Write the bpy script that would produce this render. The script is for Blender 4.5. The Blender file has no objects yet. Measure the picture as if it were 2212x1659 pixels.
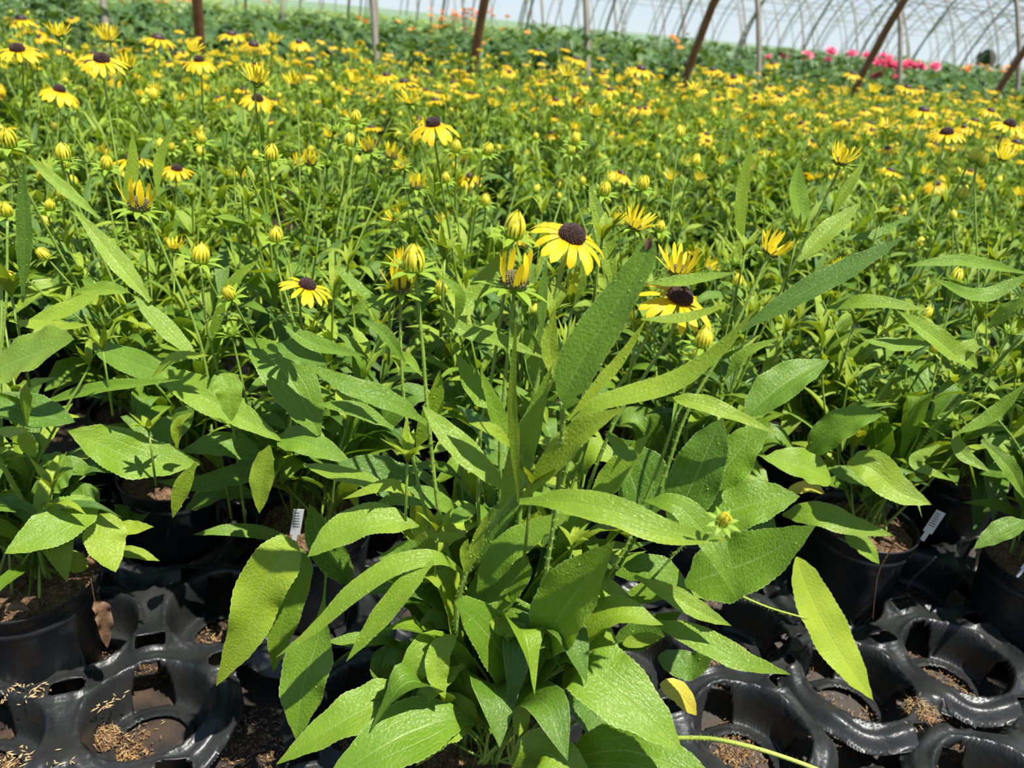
import bpy, math, random
import numpy as np
from mathutils import Vector, Matrix
S = bpy.context.scene
# ---------------------------------------------------------------- camera
W, H, F = 2212, 1659, 1660.0
HC = 0.84
PITCH = math.atan(785 / F)
ROLL = math.radians(5.5)
fwd = Vector((0, math.cos(PITCH), -math.sin(PITCH)))
rx = Vector((1, 0, 0)); ux = rx.cross(fwd)
cr = rx * math.cos(ROLL) + ux * math.sin(ROLL)
cu = ux * math.cos(ROLL) - rx * math.sin(ROLL)
EYE = Vector((0, 0, HC))
cam_d = bpy.data.cameras.new('camera'); cam = bpy.data.objects.new('camera', cam_d)
S.collection.objects.link(cam); S.camera = cam
cam.matrix_world = Matrix(((cr.x, cu.x, -fwd.x, 0), (cr.y, cu.y, -fwd.y, 0), (cr.z, cu.z, -fwd.z, HC), (0, 0, 0, 1)))
cam_d.sensor_width = 36; cam_d.lens = F / W * 36
cam_d.clip_start = 0.02; cam_d.clip_end = 600
cam_d.dof.use_dof = True; cam_d.dof.focus_distance = 0.76; cam_d.dof.aperture_fstop = 7.0
# ---------------------------------------------------------------- light
wd = bpy.data.worlds.new('sky'); S.world = wd; wd.use_nodes = True
nt = wd.node_tree; bg = nt.nodes['Background']
tc = nt.nodes.new('ShaderNodeTexCoord'); sp = nt.nodes.new('ShaderNodeSeparateXYZ'); rp = nt.nodes.new('ShaderNodeValToRGB')
nt.links.new(tc.outputs['Generated'], sp.inputs[0]); nt.links.new(sp.outputs['Z'], rp.inputs[0]); nt.links.new(rp.outputs[0], bg.inputs[0])
rp.color_ramp.elements[0].position = 0.0; rp.color_ramp.elements[0].color = (0.80, 0.92, 0.98, 1)
rp.color_ramp.elements[1].position = 0.7; rp.color_ramp.elements[1].color = (0.22, 0.36, 0.66, 1)
e = rp.color_ramp.elements.new(0.15); e.color = (0.60, 0.76, 0.93, 1)
bg.inputs[1].default_value = 0.82
sd = bpy.data.lights.new('sun', 'SUN'); sun = bpy.data.objects.new('sun', sd); S.collection.objects.link(sun)
sd.energy = 7.5; sd.angle = math.radians(0.6); sd.color = (1.0, 0.965, 0.88)
SUN_EL, SUN_AZ = math.radians(66), math.radians(125)     # azimuth from +Y
sv = Vector((math.sin(SUN_AZ) * math.cos(SUN_EL), math.cos(SUN_AZ) * math.cos(SUN_EL), math.sin(SUN_EL)))
sun.rotation_euler = sv.to_track_quat('Z', 'Y').to_euler(); sun.location = sv * 30
S.view_settings.view_transform = 'Standard'; S.view_settings.look = 'None'
S.view_settings.exposure = 0.2; S.view_settings.gamma = 1.0; S.view_settings.use_curve_mapping = False
S.cycles.max_bounces = 6; S.cycles.diffuse_bounces = 3; S.cycles.transmission_bounces = 3
S.cycles.sample_clamp_indirect = 4.0; S.cycles.caustics_reflective = False; S.cycles.caustics_refractive = False
# ---------------------------------------------------------------- pixel -> world
def ray(x, y): return fwd + cr * ((x - W / 2) / F) - cu * ((y - H / 2) / F)
def atY(x, y, Y): d = ray(x, y); return EYE + d * (Y / d.y)
def atZ(x, y, z): d = ray(x, y); return EYE + d * ((z - HC) / d.z)
def atD(x, y, D): return EYE + ray(x, y) * D          # D = distance along the view axis
def depth(p): return (p - EYE).dot(fwd)
# ---------------------------------------------------------------- materials
def mat(name):
    m = bpy.data.materials.new(name); m.use_nodes = True; t = m.node_tree
    return m, t, t.nodes['Principled BSDF'], t.nodes['Material Output']
def N(t, kind, **kw):
    n = t.nodes.new(kind)
    for k, v in kw.items(): setattr(n, k, v)
    return n
def math_n(t, op, a, b=None, c=None):
    n = t.nodes.new('ShaderNodeMath'); n.operation = op
    for i, v in enumerate((a, b, c)):
        if v is None: continue
        if isinstance(v, (int, float)): n.inputs[i].default_value = v
        else: t.links.new(v, n.inputs[i])
    return n.outputs[0]
def ramp(t, fac, stops):
    n = t.nodes.new('ShaderNodeValToRGB'); t.links.new(fac, n.inputs[0]); r = n.color_ramp
    r.elements[0].position, r.elements[0].color = stops[0][0], (*stops[0][1], 1)
    r.elements[1].position, r.elements[1].color = stops[-1][0], (*stops[-1][1], 1)
    for p, c in stops[1:-1]: q = r.elements.new(p); q.color = (*c, 1)
    return n.outputs[0]
def mixc(t, f, a, b, mode='MIX'):
    n = t.nodes.new('ShaderNodeMix'); n.data_type = 'RGBA'; n.blend_type = mode
    for s, v in ((n.inputs[0], f), (n.inputs[6], a), (n.inputs[7], b)):
        if isinstance(v, (int, float)): s.default_value = v
        elif isinstance(v, tuple): s.default_value = (*v, 1)
        else: t.links.new(v, s)
    return n.outputs[2]

def leaf_material(name, c0, c1, c2, trans=0.30, vein=0.75, rough=0.40, bump=0.6, scale=1.0):
    """c0 darkest leaf, c1 middle, c2 palest / yellowest; the leaf's own random value (attribute rnd) picks between them"""
    m, t, p, out = mat(name); L = t.links
    at = N(t, 'ShaderNodeAttribute', attribute_name='rnd'); rnd = at.outputs['Fac']
    uv = N(t, 'ShaderNodeUVMap'); sx = N(t, 'ShaderNodeSeparateXYZ'); L.new(uv.outputs[0], sx.inputs[0])
    u = math_n(t, 'ABSOLUTE', math_n(t, 'MULTIPLY_ADD', sx.outputs[0], 2.0, -1.0)); v = sx.outputs[1]
    base = ramp(t, rnd, [(0, c0), (0.45, c1), (1, c2)])
    g = N(t, 'ShaderNodeTexCoord'); nz = N(t, 'ShaderNodeTexNoise'); nz.inputs['Scale'].default_value = 34; nz.inputs['Detail'].default_value = 3
    L.new(g.outputs['Object'], nz.inputs['Vector'])
    base = mixc(t, math_n(t, 'MULTIPLY', math_n(t, 'SUBTRACT', nz.outputs[0], 0.42), 1.5), base, mixc(t, 1.0, base, (1.35, 1.2, 0.8), 'MULTIPLY'))
    # midrib, and two long side nerves
    mid = math_n(t, 'SUBTRACT', 1.0, math_n(t, 'SMOOTH_MIN', math_n(t, 'DIVIDE', u, 0.055), 1.0, 0.1))
    side = math_n(t, 'SUBTRACT', 1.0, math_n(t, 'MINIMUM', math_n(t, 'DIVIDE', math_n(t, 'ABSOLUTE', math_n(t, 'SUBTRACT', u, 0.42)), 0.035), 1.0))
    side2 = math_n(t, 'SUBTRACT', 1.0, math_n(t, 'MINIMUM', math_n(t, 'DIVIDE', math_n(t, 'ABSOLUTE', math_n(t, 'SUBTRACT', u, 0.74)), 0.03), 1.0))
    # branching small veins
    vo = N(t, 'ShaderNodeTexVoronoi'); vo.feature = 'DISTANCE_TO_EDGE'; vo.inputs['Scale'].default_value = 1.0
    mp = N(t, 'ShaderNodeCombineXYZ'); L.new(math_n(t, 'MULTIPLY', sx.outputs[0], 13.0), mp.inputs[0]); L.new(math_n(t, 'MULTIPLY', math_n(t, 'SUBTRACT', v, math_n(t, 'MULTIPLY', u, 0.14)), 24.0), mp.inputs[1]); L.new(math_n(t, 'MULTIPLY', rnd, 40.0), mp.inputs[2])
    L.new(mp.outputs[0], vo.inputs['Vector'])
    sm = math_n(t, 'MULTIPLY', math_n(t, 'SUBTRACT', 1.0, math_n(t, 'MINIMUM', math_n(t, 'MULTIPLY', vo.outputs['Distance'], 9.0), 1.0)), 0.30)
    ve = math_n(t, 'MAXIMUM', mid, math_n(t, 'MAXIMUM', math_n(t, 'MULTIPLY', side, 0.6), math_n(t, 'MAXIMUM', math_n(t, 'MULTIPLY', side2, 0.3), sm)))
    ve = math_n(t, 'MULTIPLY', ve, vein)
    col = mixc(t, ve, base, mixc(t, 0.45, base, (0.50, 0.62, 0.22)))
    ed = math_n(t, 'GREATER_THAN', u, 0.965)
    col = mixc(t, math_n(t, 'MULTIPLY', ed, 0.35), col, (0.42, 0.55, 0.2))
    L.new(col, p.inputs['Base Color'])
    vn = N(t, 'ShaderNodeTexNoise'); vn.inputs['Scale'].default_value = 420 * scale; vn.inputs['Detail'].default_value = 2; L.new(g.outputs['Object'], vn.inputs['Vector'])
    p.inputs['Roughness'].default_value = rough; p.inputs['Specular IOR Level'].default_value = 0.45
    hgt = math_n(t, 'SUBTRACT', math_n(t, 'MULTIPLY', vn.outputs[0], 0.9), math_n(t, 'MULTIPLY', ve, 0.9))
    b = N(t, 'ShaderNodeBump'); b.inputs['Strength'].default_value = bump; b.inputs['Distance'].default_value = 0.0016; L.new(hgt, b.inputs['Height'])
    L.new(b.outputs[0], p.inputs['Normal'])
    tr = N(t, 'ShaderNodeBsdfTranslucent'); L.new(mixc(t, 1.0, col, (1.55, 1.35, 0.5), 'MULTIPLY'), tr.inputs[0])
    mx = N(t, 'ShaderNodeMixShader'); mx.inputs[0].default_value = trans
    L.new(p.outputs[0], mx.inputs[1]); L.new(tr.outputs[0], mx.inputs[2]); L.new(mx.outputs[0], out.inputs[0])
    return m
M_leaf = leaf_material('leaf_green', (0.048, 0.128, 0.013), (0.138, 0.262, 0.014), (0.32, 0.42, 0.026))
M_yleaf = leaf_material('leaf_yellowing', (0.55, 0.5, 0.06), (0.6, 0.52, 0.06), (0.7, 0.55, 0.08))
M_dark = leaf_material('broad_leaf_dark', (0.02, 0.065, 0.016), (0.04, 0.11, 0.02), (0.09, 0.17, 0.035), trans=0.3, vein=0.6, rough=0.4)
def plain(name, col, rough=0.5, trans=0.0, spec=0.5, noise=None, bump=0.0, bscale=200, tint=None):
    m, t, p, out = mat(name); L = t.links
    p.inputs['Roughness'].default_value = rough; p.inputs['Specular IOR Level'].default_value = spec
    p.inputs['Base Color'].default_value = (*col, 1)
    g = N(t, 'ShaderNodeTexCoord'); c = None
    if noise:
        nz = N(t, 'ShaderNodeTexNoise'); nz.inputs['Scale'].default_value = noise[0]; nz.inputs['Detail'].default_value = 4
        L.new(g.outputs['Object'], nz.inputs['Vector']); c = ramp(t, nz.outputs[0], [(0.3, col), (0.7, noise[1])]); L.new(c, p.inputs['Base Color'])
    if bump:
        bn = N(t, 'ShaderNodeTexNoise'); bn.inputs['Scale'].default_value = bscale; L.new(g.outputs['Object'], bn.inputs['Vector'])
        b = N(t, 'ShaderNodeBump'); b.inputs['Strength'].default_value = bump; b.inputs['Distance'].default_value = 0.002
        L.new(bn.outputs[0], b.inputs['Height']); L.new(b.outputs[0], p.inputs['Normal'])
    if trans:
        tr = N(t, 'ShaderNodeBsdfTranslucent'); tr.inputs[0].default_value = (*(tint or col), 1)
        if c is not None and tint is None: L.new(c, tr.inputs[0])
        mx = N(t, 'ShaderNodeMixShader'); mx.inputs[0].default_value = trans
        L.new(p.outputs[0], mx.inputs[1]); L.new(tr.outputs[0], mx.inputs[2]); L.new(mx.outputs[0], out.inputs[0])
    return m
M_stem = plain('stem_green', (0.20, 0.33, 0.04), 0.5, 0.2, noise=(60, (0.30, 0.42, 0.07)))
M_stemy = plain('petiole_yellow_green', (0.42, 0.52, 0.09), 0.5, 0.2)
M_sepal = plain('sepal_green', (0.28, 0.42, 0.04), 0.55, 0.35, spec=.3)
M_budy = plain('bud_petal', (0.72, 0.66, 0.05), 0.5, 0.25, noise=(300, (0.8, 0.68, 0.04)))
M_cone = plain('cone_dark', (0.022, 0.008, 0.010), 0.55, noise=(500, (0.075, 0.03, 0.022)), bump=0.6, bscale=900)
M_conef = plain('cone_brown', (0.05, 0.022, 0.022), 0.6)
M_coneg = plain('cone_olive', (0.20, 0.19, 0.05), 0.6, noise=(700, (0.07, 0.05, 0.03)), bump=0.6, bscale=900)
M_orange = plain('orange_bloom', (0.98, 0.46, 0.09), 0.5, 0.3)
M_pink = plain('pink_bloom', (0.95, 0.20, 0.36), 0.5, 0.3)
def petal_material(name, a0, a1, a2):
    m, t, p, out = mat(name); L = t.links
    uv = N(t, 'ShaderNodeUVMap'); sx = N(t, 'ShaderNodeSeparateXYZ'); L.new(uv.outputs[0], sx.inputs[0])
    st = math_n(t, 'ABSOLUTE', math_n(t, 'SINE', math_n(t, 'MULTIPLY', sx.outputs[0], 12.6)))
    c = ramp(t, sx.outputs[1], [(0.0, a0), (0.25, a1), (1.0, a2)])
    L.new(c, p.inputs['Base Color']); p.inputs['Roughness'].default_value = 0.45
    b = N(t, 'ShaderNodeBump'); b.inputs['Strength'].default_value = 0.5; b.inputs['Distance'].default_value = 0.0008
    L.new(st, b.inputs['Height']); L.new(b.outputs[0], p.inputs['Normal'])
    tr = N(t, 'ShaderNodeBsdfTranslucent'); L.new(c, tr.inputs[0])
    mx = N(t, 'ShaderNodeMixShader'); mx.inputs[0].default_value = 0.4
    L.new(p.outputs[0], mx.inputs[1]); L.new(tr.outputs[0], mx.inputs[2]); L.new(mx.outputs[0], out.inputs[0])
    return m
def drop_material():
    m, t, p, out = mat('water_drop'); p.inputs['Base Color'].default_value = (.22, .36, .05, 1); p.inputs['Roughness'].default_value = 0.04; return m
M_drop = drop_material()
M_petal = petal_material('ray_petal', (0.92, 0.40, 0.004), (0.98, 0.62, 0.008), (1.0, 0.67, 0.012))
M_petaly = petal_material('young_ray_petal', (0.70, 0.62, 0.02), (0.92, 0.70, 0.02), (0.98, 0.74, 0.02))
M_plastic = plain('black_plastic', (0.008, 0.010, 0.012), 0.38, spec=0.35, noise=(25, (0.016, 0.017, 0.018)), bump=0.15, bscale=90)
M_tray = plain('tray_plastic', (0.009, 0.011, 0.012), 0.38, spec=0.4, noise=(18, (0.026, 0.026, 0.025)), bump=0.45, bscale=120)
M_soil = plain('potting_soil', (0.035, 0.018, 0.010), 0.8, noise=(90, (0.20, 0.11, 0.05)), bump=1.0, bscale=160)
M_husk = plain('rice_husk', (0.42, 0.25, 0.10), 0.3, noise=(140, (0.16, 0.07, 0.025)), spec=0.7)
M_huskp = plain('pale_husk', (0.62, 0.45, 0.22), 0.4, noise=(140, (0.40, 0.24, 0.10)))
M_dry = plain('withered_leaf', (0.16, 0.085, 0.04), 0.7, noise=(60, (0.08, 0.04, 0.02)), bump=0.5)
M_tag = plain('tag_white', (0.75, 0.76, 0.76), 0.4)
M_tagprint = plain('tag_print', (0.12, 0.12, 0.13), 0.5)
M_rust = plain('brown_pipe', (0.16, 0.062, 0.030), 0.45, noise=(14, (0.23, 0.10, 0.05)))
M_pipe = plain('weathered_pipe', (0.17, 0.145, 0.105), 0.5, noise=(6, (0.27, 0.235, 0.18)))
M_tree = plain('far_tree_leaves', (0.03, 0.05, 0.03), 0.8)
def fabric():
    m, t, p, out = mat('woven_ground_cloth'); L = t.links
    g = N(t, 'ShaderNodeTexCoord'); sx = N(t, 'ShaderNodeSeparateXYZ'); L.new(g.outputs['Object'], sx.inputs[0])
    a = math_n(t, 'SINE', math_n(t, 'MULTIPLY', sx.outputs[0], 2600.0)); b_ = math_n(t, 'SINE', math_n(t, 'MULTIPLY', sx.outputs[1], 2600.0))
    h = math_n(t, 'MULTIPLY', a, b_)
    nz = N(t, 'ShaderNodeTexNoise'); nz.inputs['Scale'].default_value = 22; nz.inputs['Detail'].default_value = 5; L.new(g.outputs['Object'], nz.inputs['Vector'])
    near = ramp(t, nz.outputs[0], [(0.42, (0.016, 0.012, 0.010)), (0.7, (0.075, 0.042, 0.022))])
    # beyond the benches the ground is grassy
    far = math_n(t, 'GREATER_THAN', sx.outputs[1], 13.0)
    n2 = N(t, 'ShaderNodeTexNoise'); n2.inputs['Scale'].default_value = 1.2; L.new(g.outputs['Object'], n2.inputs['Vector'])
    L.new(mixc(t, far, near, ramp(t, n2.outputs[0], [(0.35, (0.10, 0.18, 0.05)), (0.65, (0.22, 0.30, 0.12))])), p.inputs['Base Color'])
    L.new(math_n(t, 'MULTIPLY_ADD', nz.outputs[0], 0.5, 0.15), p.inputs['Roughness'])
    bm = N(t, 'ShaderNodeBump'); bm.inputs['Strength'].default_value = 0.6; bm.inputs['Distance'].default_value = 0.0006
    L.new(h, bm.inputs['Height']); L.new(bm.outputs[0], p.inputs['Normal'])
    return m
M_fabric = fabric()
# ---------------------------------------------------------------- mesh builder
class MB:
    def __init__(s): s.v = []; s.f = []; s.uv = []; s.r = []; s.m = []
    def grid(s, P, uvs=None, rnd=0.5, mi=0, closed=False):
        """P: rows x cols of points"""
        o = len(s.v); R = len(P); C = len(P[0])
        for i, row in enumerate(P):
            for j, q in enumerate(row):
                s.v.append((q[0], q[1], q[2])); s.r.append(rnd)
                s.uv.append(uvs[i][j] if uvs else (j / max(1, C - 1), i / max(1, R - 1)))
        for i in range(R - 1):
            for j in range(C if closed else C - 1):
                k = (j + 1) % C
                s.f.append((o + i * C + j, o + i * C + k, o + (i + 1) * C + k, o + (i + 1) * C + j)); s.m.append(mi)
    def tube(s, pts, r0, r1=None, n=6, rnd=0.5, mi=0, cap=True):
        r1 = r0 if r1 is None else r1; L = len(pts); rows = []
        a = None
        for i, p in enumerate(pts):
            t = (pts[min(i + 1, L - 1)] - pts[max(i - 1, 0)]); t = t.normalized() if t.length > 1e-9 else Vector((0, 0, 1))
            if a is None: a = t.orthogonal().normalized()
            a = (a - t * a.dot(t)).normalized(); b = t.cross(a); r = r0 + (r1 - r0) * i / max(1, L - 1)
            rows.append([p + (a * math.cos(2 * math.pi * k / n) + b * math.sin(2 * math.pi * k / n)) * r for k in range(n)])
        if cap:
            rows = [[pts[0]] * n] + rows + [[pts[-1]] * n]
        s.grid(rows, rnd=rnd, mi=mi, closed=True)
    def lathe(s, prof, n=32, mi=0, rnd=0.5, fn=None):
        rows = []
        for (r, z) in prof:
            rows.append([(lambda a, rr: (rr * math.cos(a), rr * math.sin(a), z))(2 * math.pi * k / n, fn(r, z, 2 * math.pi * k / n) if fn else r) for k in range(n)])
        s.grid(rows, mi=mi, rnd=rnd, closed=True)
    def add(s, o, mtx):
        k = len(s.v)
        for q in o.v: w = mtx @ Vector(q); s.v.append((w.x, w.y, w.z))
        s.f += [tuple(i + k for i in f) for f in o.f]; s.uv += o.uv; s.r += o.r; s.m += o.m
    def mesh(s, name, mats, smooth=True):
        me = bpy.data.meshes.new(name); me.from_pydata(s.v, [], s.f)
        for m_ in (mats if isinstance(mats, (list, tuple)) else [mats]): me.materials.append(m_)
        ul = me.uv_layers.new(name='UVMap'); idx = np.empty(len(me.loops), dtype=np.int32); me.loops.foreach_get('vertex_index', idx)
        ul.data.foreach_set('uv', np.array(s.uv, dtype=np.float32)[idx].ravel())
        at = me.attributes.new('rnd', 'FLOAT', 'POINT'); at.data.foreach_set('value', np.array(s.r, dtype=np.float32))
        me.polygons.foreach_set('material_index', np.array(s.m, dtype=np.int32))
        me.polygons.foreach_set('use_smooth', [smooth] * len(me.polygons)); me.update(); return me
def link(name, data, parent=None, loc=None, rot=None, scale=None):
    o = bpy.data.objects.new(name, data); S.collection.objects.link(o)
    if parent is not None: o.parent = parent
    if loc is not None: o.location = loc
    if rot is not None: o.rotation_euler = rot
    if scale is not None: o.scale = (scale,) * 3 if isinstance(scale, (int, float)) else scale
    return o
def tag(o, label, cat, group=None, kind=None):
    o['label'] = label; o['category'] = cat
    if group: o['group'] = group
    if kind: o['kind'] = kind
    return o
def thing(name, label, cat, loc=(0, 0, 0), rz=0, group=None):
    return tag(link(name, None, None, loc, (0, 0, rz)), label, cat, group)
def spline(pts, n):
    """Catmull-Rom through pts, n+1 samples"""
    P = [Vector(p) for p in pts]
    if len(P) == 2: return [P[0].lerp(P[1], i / n) for i in range(n + 1)]
    P = [P[0] * 2 - P[1]] + P + [P[-1] * 2 - P[-2]]; k = len(P) - 3; out = []
    for i in range(n + 1):
        s = i / n * k; j = min(int(s), k - 1); t = s - j; a, b, c, d = P[j:j + 4]
        out.append(0.5 * ((2 * b) + (c - a) * t + (2 * a - 5 * b + 4 * c - d) * t * t + (3 * b - a - 3 * c + d) * t ** 3))
    return out
PROF = {'lance': [(0, .22), (.08, .3), (.25, .78), (.42, 1), (.6, .92), (.8, .55), (.93, .2), (1, 0.02)],
        'ovate': [(0, .045), (.14, .05), (.22, .14), (.32, .5), (.46, .92), (.58, 1), (.72, .85), (.88, .42), (.96, .14), (1, 0.01)],
        'blade': [(0, .10), (.06, .3), (.16, .72), (.34, 1), (.52, .97), (.72, .72), (.88, .36), (.96, .13), (1, 0.01)],
        'round': [(0, .05), (.04, .34), (.12, .68), (.28, .95), (.45, 1), (.64, .9), (.82, .58), (.94, .22), (1, 0.01)],
        'tall': [(0, .10), (.05, .5), (.12, .88), (.25, 1), (.45, .9), (.7, .62), (.9, .42), (.97, .32), (1, .08)],
        'petal': [(0, .35), (.15, .6), (.45, .95), (.7, 1), (.88, .8), (.96, .5), (1, 0.12)],
        'strap': [(0, .5), (.3, .85), (.6, 1), (.85, .75), (1, 0.1)],
        'sepal': [(0, .7), (.3, 1), (.6, .8), (1, 0.05)]}
def prof(shape, t):
    P = PROF[shape]
    for (a, x), (b, y) in zip(P, P[1:]):
        if t <= b: k = (t - a) / (b - a); k = k * k * (3 - 2 * k) * 0.5 + k * 0.5; return x + (y - x) * k
    return P[-1][1]
def leaf(mb, pts, width, nrm, shape='blade', fold=0.25, wave=0.08, serr=0.035, ns=18, nw=6, rnd=None, rng=random, mi=0, curl=0.0, twist=0.0):
    C = spline(pts, ns); rnd = rng.random() if rnd is None else rnd; ph = rng.random() * 6.28; ph2 = rng.random() * 6.28
    rows = []; uvs = []; nf = rng.uniform(2.2, 3.6); nrm = Vector(nrm)
    for i, c in enumerate(C):
        t = i / ns; T = (C[min(i + 1, ns)] - C[max(i - 1, 0)]).normalized()
        n_ = nrm - T * nrm.dot(T)
        if n_.length < 1e-4: n_ = T.orthogonal()
        n_.normalize(); b = T.cross(n_)
        if twist:
            an = twist * (t - 0.4); b, n_ = b * math.cos(an) + n_ * math.sin(an), n_ * math.cos(an) - b * math.sin(an)
        w = width * 0.5 * prof(shape, t); row = []; uv = []
        for j in range(nw + 1):
            u = j / nw * 2 - 1; au = abs(u); k = 1.0
            if serr and au > 0.9: k = 1 + serr * (1 if i % 2 else -1) + serr * 0.8 * math.sin(i * .5 + ph)
            h = (fold * au - curl * au * au) * w + wave * width * 0.5 * au * au * math.sin(nf * 6.28 * t + ph + (1.4 if u > 0 else 0)) * math.sin(math.pi * min(1, t * 1.05))
            row.append(c + b * (u * w * k) + n_ * h); uv.append((j / nw, t))
        rows.append(row); uvs.append(uv)
    mb.grid(rows, uvs, rnd, mi)
def hairs(mb, pts, r, step, ln, rng, mi=0):
    C = spline(pts, 60); acc = 0
    for i in range(1, len(C)):
        seg = (C[i] - C[i - 1]); acc += seg.length
        while acc > step:
            acc -= step; t = seg.normalized(); a = t.orthogonal().normalized(); an = rng.random() * 6.28
            d = (a * math.cos(an) + t.cross(a) * math.sin(an)); c = C[i] + d * r * 0.9; k = t.cross(d) * 0.00022
            o = len(mb.v); e_ = c + d * ln * rng.uniform(.6, 1.2) - t * ln * 0.3
            for q in (c - k, c + k, e_): mb.v.append(tuple(q)); mb.r.append(.5); mb.uv.append((0, 0))
            mb.f.append((o, o + 1, o + 2)); mb.m.append(mi)
# ---------------------------------------------------------------- flower heads (head axis = +Z, origin at top of the stem)
UP = Vector((0, 0, 1))
def petal_ring(mb, n, r0, length, width, elev0, elev1, rng, mi=0, z0=0.0, jit=0.12, ns=8, nw=4, mid=None, skip=0, shape='petal', droopj=0.15):
    for k in range(n):
        if skip and rng.random() < skip: continue
        a = 2 * math.pi * (k + rng.uniform(-jit, jit) * 2) / n; d = Vector((math.cos(a), math.sin(a), 0)); L = length * rng.uniform(.86, 1.1)
        e0 = elev0 + rng.uniform(-droopj, droopj) * .5; e1 = elev1 + rng.uniform(-droopj, droopj); p = d * r0 + UP * z0; pts = [p.copy()]
        for q in range(1, 5):
            e_ = e0 + (e1 - e0) * q / 4; p = p + (d * math.cos(e_) + UP * math.sin(e_)) * (L / 4); pts.append(p.copy())
        leaf(mb, pts, width * rng.uniform(.85, 1.12), (UP * math.cos(e0) - d * math.sin(e0)), shape, 0.18, 0.05, 0, ns, nw, rng=rng, mi=mi, curl=0.1)
def dome(mb, r, h, z0, bumps, rng, mi, n=16, bs=0.0009):
    rows = []
    for i in range(8):
        a = math.pi / 2 * i / 7; rr = r * math.cos(a) ** 0.8; rows.append([(rr * math.cos(2 * math.pi * k / n), rr * math.sin(2 * math.pi * k / n), z0 + h * math.sin(a)) for k in range(n)])
    mb.grid([[(r * .5 * math.cos(2 * math.pi * k / n), r * .5 * math.sin(2 * math.pi * k / n), z0 - h * .15) for k in range(n)]] + rows, mi=mi, closed=True)
    for i in range(bumps):                                    # florets in a golden-angle spiral
        f = (i + .5) / bumps; th = i * 2.39996; a = math.acos(min(1, f ** 0.5)); rr = r * math.cos(a) ** 0.8 * 1.0; c = Vector((rr * math.cos(th), rr * math.sin(th), z0 + h * math.sin(a)))
        nn = Vector((c.x / r / r, c.y / r / r, (c.z - z0) / h / h + .01)).normalized(); a1 = nn.orthogonal().normalized(); b1 = nn.cross(a1); s_ = bs * rng.uniform(.8, 1.2)
        mb.grid([[c + (a1 * math.cos(q * 1.2566) + b1 * math.sin(q * 1.2566)) * s_ * w_ + nn * s_ * hh for q in range(5)] for w_, hh in ((1, -.4), (1, .8), (.05, 1.5))], mi=mi, closed=True)
def sepals(mb, n, r0, L, w, e0, e1, rng, mi):
    petal_ring(mb, n, r0, L, w, e0, e1, rng, mi, z0=-0.002, ns=5, nw=3, shape='sepal', droopj=.35)
    mb.lathe([(0.001, -.006), (r0 * .8, -.004), (r0 * 1.15, 0.0), (r0 * .9, .004)], 12, mi=mi)
def make_head(kind, seed, det):
    """returns dict of builders; det 1 = full. Radii: open flower 0.039"""
    rg = random.Random(seed); P, C, G = MB(), MB(), MB(); ns = 8 if det else 4; nw = 4 if det else 2
    if kind == 'open':
        petal_ring(P, 15, .0085, .031, .0088, .15, -.75, rg, ns=ns, nw=nw, droopj=.3); dome(C, .0112, .0100, .000, 300 if det else 0, rg, 0); sepals(G, 9, .006, .016, .0045, -.3, -.7, rg, 0)
    elif kind == 'droop':
        petal_ring(P, 14, .0070, .031, .0110, .0, -.95, rg, ns=ns, nw=nw); dome(C, .0088, .0095, .000, 260 if det else 0, rg, 0); sepals(G, 9, .006, .013, .0045, -.6, -1.2, rg, 0)
    elif kind == 'half':
        petal_ring(P, 17, .0065, .026, .0042, .85, 1.0, rg, ns=ns, nw=nw, droopj=.55, skip=.08, shape='strap'); dome(C, .008, .0065, 0, 150 if det else 0, rg, 0); sepals(G, 9, .0065, .017, .0056, .25, -.15, rg, 0)
    elif kind == 'curl':                                     # few petals standing up and hooking inward
        petal_ring(P, 11, .0075, .022, .0048, 1.1, 1.6, rg, ns=ns, nw=nw, droopj=.6, skip=.12, shape='strap'); dome(C, .0085, .008, 0, 150 if det else 0, rg, 0); sepals(G, 9, .0065, .020, .0060, .2, -.3, rg, 0)
    elif kind == 'bud':
        petal_ring(P, 14, .0078, .0200, .0029, 1.05, 2.45, rg, ns=ns, nw=nw, droopj=.2, jit=.08, shape='strap'); petal_ring(P, 8, .0060, .0190, .0028, 1.2, 2.2, rg, ns=ns, nw=nw, droopj=.2, jit=.1, shape='strap'); dome(C, .0075, .011, 0, 0, rg, 0); sepals(G, 8, .0065, .018, .0066, .30, -.25, rg, 0)
    elif kind == 'green':
        petal_ring(P, 10, .0045, .009, .003, 1.2, 2.2, rg, ns=4, nw=2, shape='strap'); dome(C, .0045, .005, 0, 0, rg, 0)
        for q in range(2): sepals(G, 7, .004, .020 - q * .005, .0048, .5 + q * .4, .2 + q * .5, rg, 0)
    return P, C, G
HEADM = {'open': (M_petal, M_cone, M_sepal), 'droop': (M_petal, M_cone, M_sepal), 'half': (M_petaly, M_coneg, M_sepal), 'curl': (M_petaly, M_coneg, M_sepal),
         'bud': (M_budy, M_sepal, M_sepal), 'green': (M_sepal, M_sepal, M_sepal)}
HEADR = {'open': .0315, 'droop': .0335, 'half': .0208, 'curl': .0140, 'bud': .0095, 'green': .012}   # half of apparent width
PN = {'open': 'flower', 'droop': 'flower', 'half': 'opening_flower', 'curl': 'opening_flower', 'bud': 'bud', 'green': 'leafy_bud'}
full_heads, far_heads = {}, {}
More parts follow.
